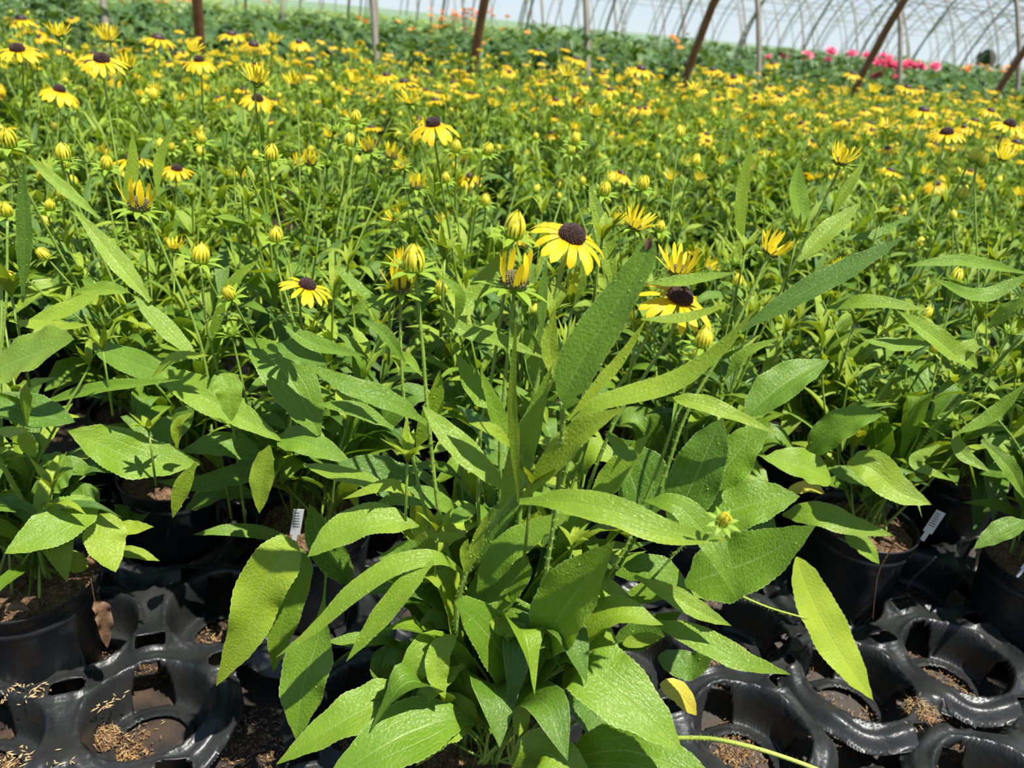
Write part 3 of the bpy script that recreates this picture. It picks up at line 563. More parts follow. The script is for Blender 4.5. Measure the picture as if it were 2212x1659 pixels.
# --- leaves of the front plant: (midrib pixels base..tip, width px, Y, shape, tone)
ML = [
 ([(1213, 866), (1262, 770), (1330, 660), (1385, 575), (1403, 517)], 96, (.50, .52), 'tall', .36),
 ([(1235, 912), (1300, 870), (1440, 832), (1545, 765), (1636, 664)], 46, (.53, .53), 'lance', .75),
 ([(1226, 908), (1290, 835), (1345, 770), (1398, 686)], 27, (.54, .56), 'lance', .85),
 ([(1128, 1082), (1205, 985), (1270, 925), (1350, 880)], 62, (.52, .50), 'lance', .85),
 ([(1075, 1125), (1120, 1010), (1150, 920), (1193, 788)], 60, (.53, .55), 'lance', .6),
 ([(1120, 1085), (1112, 960), (1107, 850), (1116, 672)], 24, (.50, .50), 'lance', .8),
 ([(1108, 975), (1075, 900), (1039, 800)], 38, (.54, .54), 'lance', .5),
 ([(1108, 968), (1065, 930), (1012, 914)], 26, (.52, .51), 'lance', .8),
 ([(1097, 1062), (1015, 985), (960, 930), (912, 876)], 56, (.54, .57), 'blade', .65),
 ([(922, 915), (845, 868), (745, 830), (656, 784)], 48, (.56, .54), 'lance', .35),
 ([(850, 925), (770, 885), (680, 872)], 34, (.58, .58), 'lance', .45),
 ([(870, 1068), (780, 1035), (700, 1015), (655, 1002)], 34, (.58, .6), 'lance', .6),
 ([(905, 1135), (800, 1125), (720, 1160), (664, 1203)], 72, (.56, .53), 'blade', .6),
 ([(1003, 1240), (945, 1206), (858, 1222), (770, 1275), (690, 1350), (597, 1420)], 46, (.54, .48), 'lance', .62),
 ([(936, 1213), (880, 1265), (810, 1350), (748, 1429)], 48, (.52, .48), 'lance', .6),
 ([(1003, 1235), (1003, 1190), (1011, 1163)], 20, (.52, .52), 'lance', .85),
 ([(1008, 1235), (1030, 1175), (1056, 1104)], 26, (.525, .53), 'lance', .8),
 ([(1003, 1315), (1040, 1250), (1067, 1150)], 38, (.55, .56), 'lance', .25),
 ([(1031, 1282), (1085, 1200), (1155, 1150), (1237, 1105)], 66, (.54, .55), 'blade', .5),
 ([(1030, 1332), (1080, 1290), (1125, 1235), (1140, 1200)], 78, (.55, .56), 'round', .5),
 ([(1120, 1514), (1105, 1450), (1060, 1380), (1010, 1325), (981, 1300)], 94, (.53, .50), 'round', .35),
 ([(1160, 1500), (1172, 1410), (1210, 1330), (1265, 1255), (1328, 1170)], 132, (.52, .50), 'ovate', .55),
 ([(1165, 1500), (1182, 1422), (1240, 1390), (1285, 1330), (1298, 1262)], 92, (.53, .54), 'ovate', .6),
 ([(1058, 1338), (1095, 1358), (1147, 1352)], 36, (.52, .52), 'round', .75),
 ([(985, 1372), (950, 1410), (945, 1460), (961, 1509)], 54, (.52, .49), 'round', .7),
 ([(1003, 1436), (940, 1480), (876, 1545)], 42, (.52, .50), 'lance', .6),
 ([(1166, 1503), (1130, 1530), (1128, 1575), (1155, 1625)], 38, (.52, .5), 'round', .75),
 ([(1215, 1470), (1262, 1436), (1310, 1475), (1390, 1540), (1474, 1624)], 142, (.52, .45), 'round', .52),
 ([(1230, 1640), (1330, 1622), (1420, 1640), (1560, 1700)], 130, (.5, .45), 'round', .45),
 ([(1120, 1690), (1165, 1630), (1215, 1650), (1290, 1720)], 100, (.5, .46), 'round', .6),
 ([(1085, 1600), (1000, 1553), (905, 1575), (815, 1620), (690, 1700)], 132, (.52, .44), 'ovate', .45),
 ([(1080, 1590), (1010, 1545), (945, 1570), (900, 1655)], 105, (.53, .48), 'ovate', .7),
 ([(893, 1494), (820, 1518), (720, 1570), (597, 1651)], 92, (.53, .47), 'blade', .55),
 ([(705, 1235), (690, 1370), (655, 1480), (640, 1600)], 108, (.58, .52), 'ovate', .45),
 ([(640, 1170), (608, 1203), (560, 1280), (530, 1370), (467, 1482)], 108, (.62, .57), 'round', .8),
 ([(650, 1185), (635, 1235), (612, 1330), (590, 1452)], 82, (.64, .6), 'round', .5),
 ([(1480, 1262), (1560, 1235), (1650, 1200), (1761, 1136)], 140, (.56, .54), 'blade', .4),
 ([(1480, 1130), (1560, 1110), (1640, 1085), (1728, 1072)], 108, (.6, .6), 'round', .45),
 ([(1540, 1060), (1570, 1010), (1610, 960), (1667, 912)], 92, (.6, .62), 'blade', .45),
 ([(1450, 1150), (1490, 1060), (1530, 970), (1562, 903)], 112, (.56, .58), 'blade', .2),
 ([(1440, 862), (1500, 868), (1570, 890), (1678, 937)], 38, (.57, .55), 'lance', .75),
 ([(1122, 1084), (1210, 1082), (1310, 1098), (1440, 1142), (1572, 1171)], 60, (.51, .46), 'lance', .62),
 ([(1215, 1105), (1330, 1120), (1450, 1160), (1570, 1165)], 46, (.53, .5), 'lance', .8),
 ([(1395, 1082), (1465, 1092), (1530, 1160), (1560, 1215), (1592, 1295)], 58, (.55, .5), 'blade', .5),
 ([(1370, 1245), (1450, 1285), (1520, 1325), (1580, 1352)], 44, (.55, .52), 'lance', .65),
 ([(1400, 1340), (1500, 1375), (1600, 1425), (1708, 1457)], 58, (.55, .5), 'lance', .55),
 ([(845, 660), (800, 654), (752, 680)], 26, (.6, .6), 'round', .6),
 ([(838, 672), (770, 620), (718, 570)], 24, (.6, .62), 'lance', .5),
 ([(875, 782), (830, 720), (780, 691)], 28, (.56, .56), 'lance', .35),
 ([(978, 700), (1020, 640), (1098, 528)], 44, (.6, .64), 'lance', .65),
 ([(985, 698), (992, 635), (944, 594)], 24, (.59, .59), 'lance', .5),
 ([(945, 660), (1000, 712), (1090, 738), (1182, 776)], 32, (.6, .58), 'lance', .6),
 ([(1085, 880), (1030, 840), (984, 763)], 52, (.6, .6), 'blade', .5),
 ([(900, 968), (935, 880), (951, 797)], 42, (.6, .6), 'blade', .65),
 ([(1200, 818), (1188, 745), (1199, 668)], 38, (.55, .56), 'blade', .85),
 ([(1165, 745), (1172, 650), (1180, 556)], 22, (.58, .6), 'lance', .3),
 ([(1376, 985), (1345, 975), (1308, 930)], 34, (.56, .55), 'round', .35),
 ([(1280, 1088), (1335, 1015), (1402, 938)], 56, (.57, .58), 'blade', .6),
 ([(1390, 1130), (1370, 1050), (1325, 945)], 130, (.62, .62), 'round', .12),
 ([(895, 1072), (840, 1048), (740, 1078)], 28, (.57, .55), 'lance', .8),
 ([(900, 1060), (820, 1030), (730, 1000)], 84, (.63, .62), 'round', .15),
 ([(915, 1142), (955, 1160), (1010, 1158)], 25, (.57, .57), 'lance', .95),
 ([(1028, 1095), (1000, 1110), (968, 1130)], 35, (.55, .54), 'round', .4),
 ([(900, 1170), (860, 1200), (818, 1208)], 40, (.56, .55), 'round', .35),
 ([(852, 1360), (790, 1380), (705, 1386)], 40, (.58, .56), 'blade', .45),
 ([(852, 1392), (826, 1440), (836, 1502)], 56, (.56, .54), 'blade', .2),
 ([(866, 1385), (885, 1430), (918, 1462)], 62, (.55, .54), 'round', .2),
 ([(1215, 1425), (1210, 1480), (1178, 1542)], 74, (.56, .54), 'round', .15),
 ([(1245, 1440), (1280, 1530), (1345, 1600)], 96, (.55, .52), 'round', .15),
 ([(1345, 1392), (1390, 1382), (1430, 1376)], 30, (.54, .54), 'round', .75),
 ([(1318, 1392), (1400, 1365), (1472, 1322)], 62, (.57, .56), 'blade', .15),
 ([(1300, 1312), (1345, 1310), (1396, 1288)], 36, (.56, .55), 'lance', .4),
 ([(1240, 660), (1258, 610), (1255, 560)], 18, (.6, .6), 'lance', .6),
 ([(1165, 820), (1140, 740), (1090, 690)], 40, (.63, .63), 'blade', .5),
 ([(1330, 640), (1305, 510), (1272, 395)], 38, (.68, .72), 'lance', .6),
 ([(1400, 612), (1480, 606), (1595, 588)], 25, (.62, .62), 'lance', .55),
 ([(1385, 690), (1480, 686), (1580, 655)], 22, (.6, .6), 'lance', .7),
 ([(1018, 1130), (940, 1080), (870, 1075), (800, 1095)], 45, (.6, .58), 'lance', .4),
 ([(1010, 1240), (1080, 1120), (1140, 1060)], 50, (.57, .58), 'blade', .3),
 ([(960, 1420), (920, 1330), (870, 1290)], 60, (.6, .6), 'round', .2),
 ([(1330, 1240), (1420, 1230), (1500, 1290)], 60, (.58, .57), 'blade', .35),
 ([(1340, 1300), (1440, 1270), (1540, 1290)], 50, (.6, .6), 'blade', .5),
 ([(1180, 1250), (1240, 1130), (1290, 1080)], 44, (.58, .59), 'lance', .4),
 ([(1420, 1420), (1490, 1440), (1540, 1420)], 60, (.58, .57), 'round', .2),
 ([(760, 1260), (700, 1180), (668, 1090)], 70, (.62, .62), 'round', .15),
]
for px, w, Y, sh, rn in ML: hero(main, px, w, Y, sh, rn)
hero(main, [(1425, 1478), (1470, 1500), (1505, 1545)], 46, .55, 'round', .5, m=M_yleaf)
# brown dried tip of the tall leaf
hero(main, [(1396, 545), (1402, 525), (1412, 512)], 16, .518, 'lance', .5, m=M_dry, name='dry_leaf_tip', fold=.8)
# --- stems of the front plant
crown = (1085, 1600)
hstem(main, [(1090, 1620), (1010, 1420), (985, 1345), (1005, 1240), (1060, 1140), (1120, 1060), (1150, 1030)], (.55, .52), .0030, .0022, seed=1)
hstem(main, [(1110, 1600), (1160, 1420), (1165, 1330), (1200, 1100), (1215, 930), (1213, 868)], (.56, .5), .0022, seed=2)
hstem(main, [(1080, 1600), (1000, 1300), (952, 1130), (925, 900), (913, 750), (898, 598)], (.57, .6), .0021, .0015, seed=3)
hstem(main, [(1080, 1600), (960, 1250), (905, 1050), (877, 900), (866, 760), (866, 628)], (.57, .6), .0019, .0013, seed=4)
hstem(main, [(1100, 1560), (1040, 1200), (1037, 948), (1061, 820), (1088, 640), (1107, 515)], (.58, .62), .0018, .0014, seed=5)
hstem(main, [(1100, 1560), (1085, 1200), (1080, 1000), (1087, 870), (1100, 740), (1112, 618)], (.57, .6), .0020, .0016, seed=6)
hstem(main, [(1110, 1560), (1120, 1150), (1140, 930), (1176, 760), (1200, 640), (1225, 530)], (.58, .62), .0026, .002, seed=7)
hstem(main, [(1120, 1560), (1330, 1220), (1390, 1090), (1440, 960), (1490, 800), (1514, 745)], (.57, .58), .0017, .0013, seed=8)
hstem(main, [(1120, 1560), (1380, 1150), (1480, 900), (1560, 760), (1620, 640), (1660, 552)], (.59, .64), .0018, .0014, seed=9)
hstem(main, [(1110, 1560), (1290, 1000), (1400, 800), (1440, 740), (1460, 690), (1470, 640)], (.6, .64), .0019, .0015, seed=10)
hstem(main, [(1110, 1560), (1250, 1000), (1360, 800), (1420, 680), (1460, 590)], (.62, .68), .0017, .0014, seed=11)
hstem(main, [(1110, 1560), (1250, 900), (1340, 700), (1390, 560), (1376, 490)], (.62, .7), .0017, .0014, seed=12)
hstem(main, [(1120, 1570), (1400, 1260), (1500, 1155), (1556, 1125)], (.56, .54), .0013, .001, seed=13)
hstem(main, [(1240, 1610), (1475, 1594), (1600, 1608), (1765, 1662), (1900, 1730)], (.52, .45), .0022, .0018, M_stemy, True, 14, 'petiole')
hstem(main, [(1580, 1278), (1660, 1312), (1742, 1336)], (.62, .66), .0012, .001, M_stemy, True, 15, 'petiole')
rg = random.Random(41)
for k in range(16):                                        # petioles rising from the crown
    x1 = 1085 + rg.uniform(-260, 260); y1 = rg.uniform(1380, 1560); hstem(main, [(1085 + rg.uniform(-60, 60), 1650), (1085 + (x1 - 1085) * .35, y1 + 80), (x1, y1)], (.53, .54), .0017, .0013, M_stemy if k % 3 == 0 else M_stem, True, 50 + k, 'petiole')
fill = MB(); rosette(fill, random.Random(8), 26, rmin=.06, rmax=.12, zt=(.0, .12), wmax=.05); rosette(fill, random.Random(18), 30, rmin=.08, rmax=.14, zt=(.04, .17), wmin=.026, wmax=.042, az=(-.25, 3.4))
for k in range(8):                                         # taller leafy shoots at the back of the plant
    a = rg.random() * 3.14; r = rg.uniform(.03, .11); stalk(fill, fill, rg, Vector((rg.uniform(-.03, .03), rg.uniform(0, .04), .16)), Vector((r * math.cos(a) * 1.2, .06 + r * math.sin(a), rg.uniform(.36, .47))), 9, 1, (.09, .15), (.020, .032))
for k in range(9):
    a = rg.random() * 6.28; r = .10 * math.sqrt(rg.random()); stalk(fill, fill, rg, Vector((rg.uniform(-.03, .03), rg.uniform(-.02, .04), .16)), Vector((r * math.cos(a), .05 + r * abs(math.sin(a)), rg.uniform(.36, .50))), 9, 1)
link('foliage', fill.mesh('foliage', [M_leaf, M_stem]), main)
def bud_tip(t, x, y, Y, s=1.0, seed=0):                    # unopened leafy shoot tip
    r_ = random.Random(seed); mb = MB(); c = rel(t, atY(x, y, Y))
    for q in range(9):
        an = r_.random() * 6.28; d = Vector((math.cos(an), math.sin(an), 0)); leaf(mb, [c, c + (d * .006 + UP * .010) * s, c + (d * r_.uniform(.012, .02) + UP * r_.uniform(.010, .028)) * s], .0065 * s, UP * .5 - d, 'lance', .3, 0, 0, 6, 4, rng=r_, rnd=.85)
    mb.tube([c - UP * .06 * s, c - UP * .02 * s, c], .0014, .0012, 6, mi=1); link('shoot_tip', mb.mesh('shoot_tip', [M_leaf, M_stem]), t)
for i, (x, y, Y, s) in enumerate(((1235, 665, .62, 1.3), (842, 645, .6, 1.0), (1150, 1050, .52, 1.3), (880, 1000, .56, 1.3), (1300, 520, .66, 1.3), (1185, 690, .6, 1.), (1375, 725, .64, 1.2), (960, 560, .64, 1.2), (1235, 1180, .55, .9), (945, 1150, .56, 1))): bud_tip(main, x, y, Y, s, i)
# --- heads of the front plant (kind, x, y, apparent width px, depth, lean right, lean to viewer)
MH = [('open', 1234, 512, 162, .64, .30, .28), ('bud', 1110, 506, 52, .63, .12, .1), ('curl', 1110, 615, 96, .62, .1, .0), ('bud', 893, 578, 56, .62, 0, .1), ('curl', 866, 625, 70, .63, 0, .1),
      ('half', 1370, 492, 78, .70, .3, .1), ('half', 1465, 590, 105, .66, 0, .0), ('open', 1467, 645, 155, .66, .25, .25), ('bud', 1518, 744, 42, .60, 0, .05), ('half', 1662, 548, 88, .66, .45, .05), ('bud', 1562, 1126, 32, .54, .25, .5)]
def axis_of(sx, tw, p): tcv = (EYE - p); tcv.z = 0; return UP + Vector((1, 0, 0)) * sx + tcv.normalized() * tw
rg = random.Random(4)
for k, x, y, w, D, sx, tw in MH:
    p = atD(x, y, D); put_head(k, rel(main, p), main.matrix_basis.to_3x3().inverted() @ axis_of(sx, tw, p), w * D / (F * 2 * HEADR[k]), main, True, rg)
# --- neighbours' traced leaves
NL = [
 (pA, [(-25, 805), (70, 765), (160, 733)], 78, (.66, .62), 'round', .6), (pA, [(20, 692), (110, 706), (198, 702)], 24, (.68, .68), 'lance', .85), (pA, [(40, 705), (150, 665), (232, 622)], 32, (.7, .74), 'lance', .7),
 (pA, [(200, 1075), (130, 1130), (10, 1196)], 92, (.7, .62), 'round', .55), (pA, [(236, 1108), (226, 1165), (250, 1236)], 84, (.7, .66), 'round', .8), (pA, [(238, 1136), (285, 1142), (332, 1138)], 32, (.72, .72), 'lance', .9),
 (pA, [(215, 1062), (170, 1085), (110, 1120)], 72, (.74, .72), 'round', .35), (pA, [(155, 995), (118, 1025), (84, 1062)], 76, (.74, .72), 'round', .3), (pA, [(50, 930), (62, 960), (76, 988)], 34, (.7, .7), 'round', .8),
 (pA, [(-20, 862), (80, 895), (162, 912)], 72, (.74, .74), 'round', .2), (pA, [(-10, 926), (30, 935), (66, 928)], 24, (.68, .66), 'lance', .9), (pA, [(50, 640), (54, 500), (46, 345)], 32, (.66, .68), 'lance', .2),
 (pA, [(58, 920), (62, 840), (122, 815)], 20, (.7, .7), 'lance', .6), (pA, [(120, 1200), (60, 1180), (0, 1110)], 60, (.74, .72), 'round', .35), (pA, [(90, 1150), (40, 1120), (-10, 1060)], 70, (.76, .74), 'round', .3),
 (pA, [(230, 1190), (290, 1195), (345, 1212)], 26, (.74, .74), 'lance', .8), (pA, [(190, 1225), (150, 1210), (110, 1190)], 44, (.73, .71), 'round', .75),
 (pB, [(432, 1002), (300, 992), (215, 958), (146, 930)], 100, (.80, .76), 'blade', .55), (pB, [(350, 800), (420, 845), (510, 895), (612, 955)], 72, (.82, .78), 'blade', .6), (pB, [(595, 945), (660, 955), (760, 1000)], 62, (.79, .76), 'blade', .45),
 (pB, [(478, 806), (495, 845), (500, 911)], 58, (.76, .74), 'round', .55), (pB, [(583, 962), (567, 1035), (560, 1109)], 50, (.78, .76), 'blade', .75), (pB, [(424, 1000), (392, 1055), (373, 1119)], 36, (.76, .75), 'lance', .75),
 (pB, [(290, 640), (370, 720), (430, 778)], 38, (.86, .84), 'blade', .6), (pB, [(328, 815), (380, 775), (452, 768)], 22, (.8, .79), 'lance', .85), (pB, [(382, 968), (384, 918), (418, 890)], 24, (.77, .77), 'lance', .85),
 (pB, [(78, 874), (220, 838), (392, 820)], 26, (.78, .78), 'lance', .4), (pB, [(690, 940), (640, 840), (585, 775), (525, 730)], 100, (.78, .84), 'blade', .4), (pB, [(600, 1022), (520, 1025), (430, 1045), (338, 1040)], 44, (.84, .82), 'blade', .25),
 (pB, [(640, 1170), (560, 1150), (490, 1145), (416, 1155)], 30, (.84, .80), 'blade', .4), (pB, [(325, 652), (250, 560), (158, 448)], 42, (.86, .9), 'lance', .7), (pB, [(216, 472), (130, 400), (54, 334)], 26, (.9, .92), 'lance', .65),
 (pB, [(190, 742), (280, 780), (370, 820), (440, 900)], 60, (.86, .82), 'blade', .35), (pB, [(420, 880), (360, 930), (260, 900)], 60, (.86, .84), 'round', .3), (pB, [(570, 985), (480, 960), (390, 975)], 54, (.84, .82), 'blade', .3),
 (pG, [(400, 1100), (480, 1060), (560, 1075)], 46, (.9, .88), 'blade', .2), (pG, [(330, 1080), (280, 1120), (250, 1090)], 50, (.92, .9), 'round', .2),
 (pC, [(612, 700), (680, 742), (790, 770)], 36, (.78, .76), 'lance', .4), (pC, [(600, 742), (655, 768), (705, 788)], 46, (.78, .76), 'round', .2), (pC, [(160, 630), (230, 625), (282, 632)], 30, (.84, .84), 'lance', .6),
 (pB, [(268, 450), (285, 370), (287, 283)], 27, (.98, 1.0), 'lance', .75), (pB, [(338, 420), (345, 345), (373, 275)], 22, (1.0, 1.02), 'lance', .75), (pB, [(440, 770), (500, 620), (560, 560)], 26, (.9, .92), 'lance', .6),
 (pE, [(1720, 1203), (1752, 1290), (1792, 1370), (1835, 1440), (1886, 1512)], 84, (.86, .78), 'round', .98), (pE, [(1690, 1112), (1760, 1110), (1840, 1135), (1930, 1157)], 56, (.9, .84), 'blade', .6), (pE, [(1825, 1160), (1862, 1178), (1900, 1218)], 38, (.88, .86), 'round', .6),
 (pF, [(2215, 1125), (2160, 1150), (2103, 1186)], 46, (.84, .82), 'blade', .35), (pE, [(1745, 985), (1790, 940), (1850, 905), (1908, 896)], 68, (.9, .88), 'blade', .45), (pE, [(1795, 1035), (1730, 1008), (1648, 990)], 66, (.88, .86), 'round', .6),
 (pE, [(1830, 1000), (1880, 1010), (1940, 1060), (2012, 1090)], 74, (.88, .84), 'blade', .75), (pE, [(1788, 1012), (1830, 1025), (1886, 1052)], 32, (.9, .88), 'lance', .5), (pE, [(1600, 560), (1602, 420), (1626, 304)], 27, (1.0, 1.02), 'lance', .7),
 (pD, [(1750, 505), (1722, 430), (1725, 343)], 38, (1.05, 1.08), 'lance', .5), (pD, [(1796, 470), (1835, 400), (1872, 343)], 22, (1.04, 1.06), 'lance', .75), (pE, [(1725, 565), (1790, 500), (1862, 436)], 44, (.94, .98), 'lance', .7),
 (pE, [(1590, 720), (1720, 640), (1850, 570), (1955, 511)], 50, (.86, .88), 'lance', .12), (pE, [(1815, 517), (1890, 505), (1965, 466)], 18, (.98, 1.0), 'lance', .4), (pE, [(1785, 666), (1880, 652), (2008, 671)], 30, (.9, .86), 'lance', .6),
 (pF, [(2098, 795), (2020, 730), (1940, 672)], 42, (.86, .88), 'lance', .65), (pF, [(2122, 735), (2086, 760), (2112, 796)], 36, (.84, .83), 'round', .75), (pE, [(2012, 742), (1940, 745), (1862, 735)], 30, (.9, .9), 'lance', .55),
 (pD, [(1605, 905), (1700, 825), (1792, 778)], 78, (.84, .88), 'blade', .35), (pD, [(1567, 818), (1608, 765), (1686, 729)], 24, (.8, .8), 'lance', .6), (pF, [(2135, 708), (2180, 670), (2240, 638)], 32, (.84, .82), 'lance', .6),
 (pF, [(2215, 590), (2080, 565), (1950, 575)], 26, (.92, .9), 'lance', .5), (pF, [(2230, 590), (2120, 640), (2010, 600)], 30, (.9, .88), 'lance', .45), (pF, [(2030, 960), (1980, 1000), (2060, 1040)], 30, (.92, .9), 'lance', .6),
 (pF, [(2215, 830), (2140, 900), (2060, 940)], 30, (.88, .87), 'lance', .55), (pF, [(2060, 930), (2080, 980), (2140, 1020)], 30, (.9, .86), 'lance', .6), (pF, [(2120, 950), (2180, 1010), (2215, 1080)], 34, (.9, .86), 'lance', .5),
]
for t_, px, w, Y, sh, rn in NL: hero(t_, px, w, Y, sh, rn, rng=random.Random(px[0][0] + 7))
hero(pE, [(1700, 1062), (1750, 1052), (1782, 1066)], 26, .92, 'round', .5, m=M_yleaf)
hstem(pB, [(530, 1130), (500, 900), (470, 800), (445, 690), (433, 575)], (.85, .80), .0019, .0015, seed=21)
hstem(pB, [(500, 1120), (450, 820), (420, 700), (370, 580), (318, 458)], (.88, .90), .0019, .0015, seed=22)
hstem(pA, [(110, 1250), (10, 1000), (0, 820), (14, 640), (16, 478)], (.72, .8), .0018, .0014, seed=23)
hstem(pA, [(100, 1245), (60, 1110), (-20, 960)], (.72, .66), .0028, .0022, seed=24)
hstem(pE, [(1880, 1130), (1990, 960), (2090, 850), (2215, 720)], (.98, .86), .0022, .0018, seed=25)
hstem(pF, [(2200, 1170), (2215, 1000), (2110, 870), (2030, 900)], (.95, .9), .0015, .0012, seed=26)
# withered leaf and roots hanging off the left pot
hstem(pA, [(196, 1250), (205, 1300), (215, 1345)], .66, .0007, .0005, M_dry, False, 1, 'dead_stalk')
hero(pA, [(203, 1300), (222, 1330), (232, 1400)], 34, .655, 'round', .5, m=M_dry, name='withered_leaf', wave=.5, fold=.5)
hero(pA, [(10, 1320), (35, 1312), (62, 1318)], 24, .655, 'round', .5, m=M_dry, name='withered_leaf', wave=.5, fold=.5)
for t_, px in ((pE, [(1934, 1172), (1900, 1230), (1890, 1285), (1885, 1340)]), (pB, [(645, 1215), (640, 1250), (655, 1300)])): hstem(t_, px, .86 if t_ is pE else .80, .0018 if t_ is pB else .001, .0006, M_dry, False, 2, 'root')
for i, (t_, x, y, Y, s) in enumerate(((pB, 222, 755, .78, 1.4), (pB, 322, 935, .76, 1.2), (pA, 25, 640, .68, 1.6), (pE, 1845, 700, .9, 1.2), (pE, 1900, 480, .98, 1.3), (pD, 1610, 545, .95, 1.2), (pF, 2140, 575, .94, 1.2), (pE, 2115, 700, .9, 1.2), (pD, 1720, 520, 1.0, 1.3), (pC, 520, 380, 1.1, 1.4))): bud_tip(t_, x, y, Y, s, 40 + i)
def near_foliage(t, seed, n_ros=18, n_st=13, hmin=.38, hmax=.52, zt=(.0, .13), nh=5, az=None, nl=(9, 13), rmax=.15):
    rg = random.Random(seed); mb = MB(); st = MB(); rosette(mb, rg, n_ros, zt=zt, rmin=.07, rmax=rmax, az=az)
    for k in range(n_st):
        a = rg.random() * 6.28; r = .14 * math.sqrt(rg.random()); base = Vector((rg.uniform(-.035, .035), rg.uniform(-.035, .035), RIM - .01))
        e, ax = stalk(mb, st, rg, base, Vector((r * math.cos(a), r * math.sin(a) + .03, rg.uniform(hmin, hmax))), rg.randint(*nl), 1)
        if k < nh:
            e2 = e + ax * rg.uniform(.02, .07); st.tube([e, e2], .0014, .0013, 5, cap=False)
            put_head(rg.choice(('bud', 'bud', 'green', 'green', 'half')), e2, ax + Vector((rg.uniform(-.3, .3), rg.uniform(-.3, .3), .3)), rg.uniform(.7, 1), t, True, rg)
        else:
            for q in range(7):
                an = rg.random() * 6.28; d = Vector((math.cos(an), math.sin(an), 0)); leaf(mb, [e, e + d * .008 + UP * .015, e + d * .022 + UP * rg.uniform(.02, .04)], .007, UP * .5 - d, 'lance', .3, 0, 0, 6, 3, rng=rg, rnd=.9)
    link('foliage', mb.mesh('foliage', [M_leaf, M_stem]), t); link('stems', st.mesh('stems', M_stem), t)
near_foliage(pA, 11, 12, 8, .32, .46, (.0, .1), 2, rmax=.10); near_foliage(pB, 12, 14, 12, nh=3); near_foliage(pC, 13, 20, 14, nh=4); near_foliage(pD, 14, 18, 14, nh=4)
near_foliage(pE, 15, 12, 13, nh=3, rmax=.11, zt=(.05, .15)); near_foliage(pF, 16, 12, 13, .34, .48, nh=3, rmax=.12, zt=(.05, .15)); near_foliage(pG, 17, 14, 13, nh=4, zt=(.05, .15)); near_foliage(pH, 18, 18, 13, nh=4)
# ================================================================ THE FIELD
rg = random.Random(2024)
def segment(x, y):                                         # which gap between the brown hoop legs a spot is seen in
    px = 1181 + x / y * 1836
    for a, b in ((430, 'left of the first brown hoop leg'), (1025, 'between first and second brown hoop legs'), (1485, 'between second and third brown hoop legs'), (1855, 'between third and fourth brown hoop legs')):
        if px < a: return b
    return 'right of the fourth brown hoop leg'
def u_of(x, y): return x * RN.x + y * RN.y
field = []
j = 0; y = 1.20
while y < 12:
    k = 0; x = -.72 * y - .35 + (j % 2) * .14
    while x < .74 * y + .35:
        X_, Y_ = x + rg.uniform(-.03, .03), y + rg.uniform(-.03, .03) + .05 * math.sin(x * 3)
        if u_of(X_, Y_) < uoff - .12: field.append((X_, Y_))
        x += .29
    y += .285 if y > 1.3 else .25; j += 1
near_rows = []
GR = [(1.75, 'rudbeckia plant in the second rows, green-topped with scattered buds', 'rudbeckia plants in the near rows'),
      (2.9, 'rudbeckia in the budding middle rows, %s', 'middle rudbeckia plants %s'),
      (99, 'blurred rudbeckia in the far yellow rows, %s', 'far rudbeckia plants %s')]
for i, (x, y) in enumerate(field):
    r = math.hypot(x, y); b = next(q for q in GR if r < q[0]); v = i * 7 % NVAR
    sg = segment(x, y); b = (b[0], b[1] % sg if '%' in b[1] else b[1], b[2] % sg if '%' in b[2] else b[2])
    t = potted(x, y, b[1], rg.random() * 6.28, b[2], pot=r < 1.9); fm, sm_, hs = VAR[v]
    if r < 1.75: near_rows.append((round((y - 1.2) / .27), x, t))
    sc = rg.uniform(.93, 1.1) * (1 if r < 3 else 1.02); link('foliage', fm, t, None, None, sc); link('stems', sm_, t, None, None, sc)
    n = 6 if r < 5 else 5
    hs = hs[:]; rg.shuffle(hs)
    for (p, ax) in hs[:n]:
        c = rg.random()
        if r < 1.75: kind = 'bud' if c < .40 else 'green' if c < .90 else 'half'
        elif r < 2.9: kind = 'bud' if c < .40 else 'green' if c < .72 else 'half' if c < .90 else 'open'
        else: kind = 'bud' if c < .26 else 'half' if c < .62 else 'open' if c < .88 else 'droop'
        put_head(kind, p * sc, ax, rg.uniform(.75, 1.0), t, False, rg)
ORD = ['first', 'second', 'third', 'fourth', 'fifth', 'sixth', 'seventh', 'eighth', 'ninth', 'tenth', 'eleventh', 'twelfth']
for rw in sorted({q[0] for q in near_rows}):
    for k, q in enumerate(sorted([q for q in near_rows if q[0] == rw], key=lambda q: q[1])):
        q[2]['label'] = 'green-topped rudbeckia plant in the %s row behind the visible pots, %s from the left' % (ORD[rw], ORD[k])
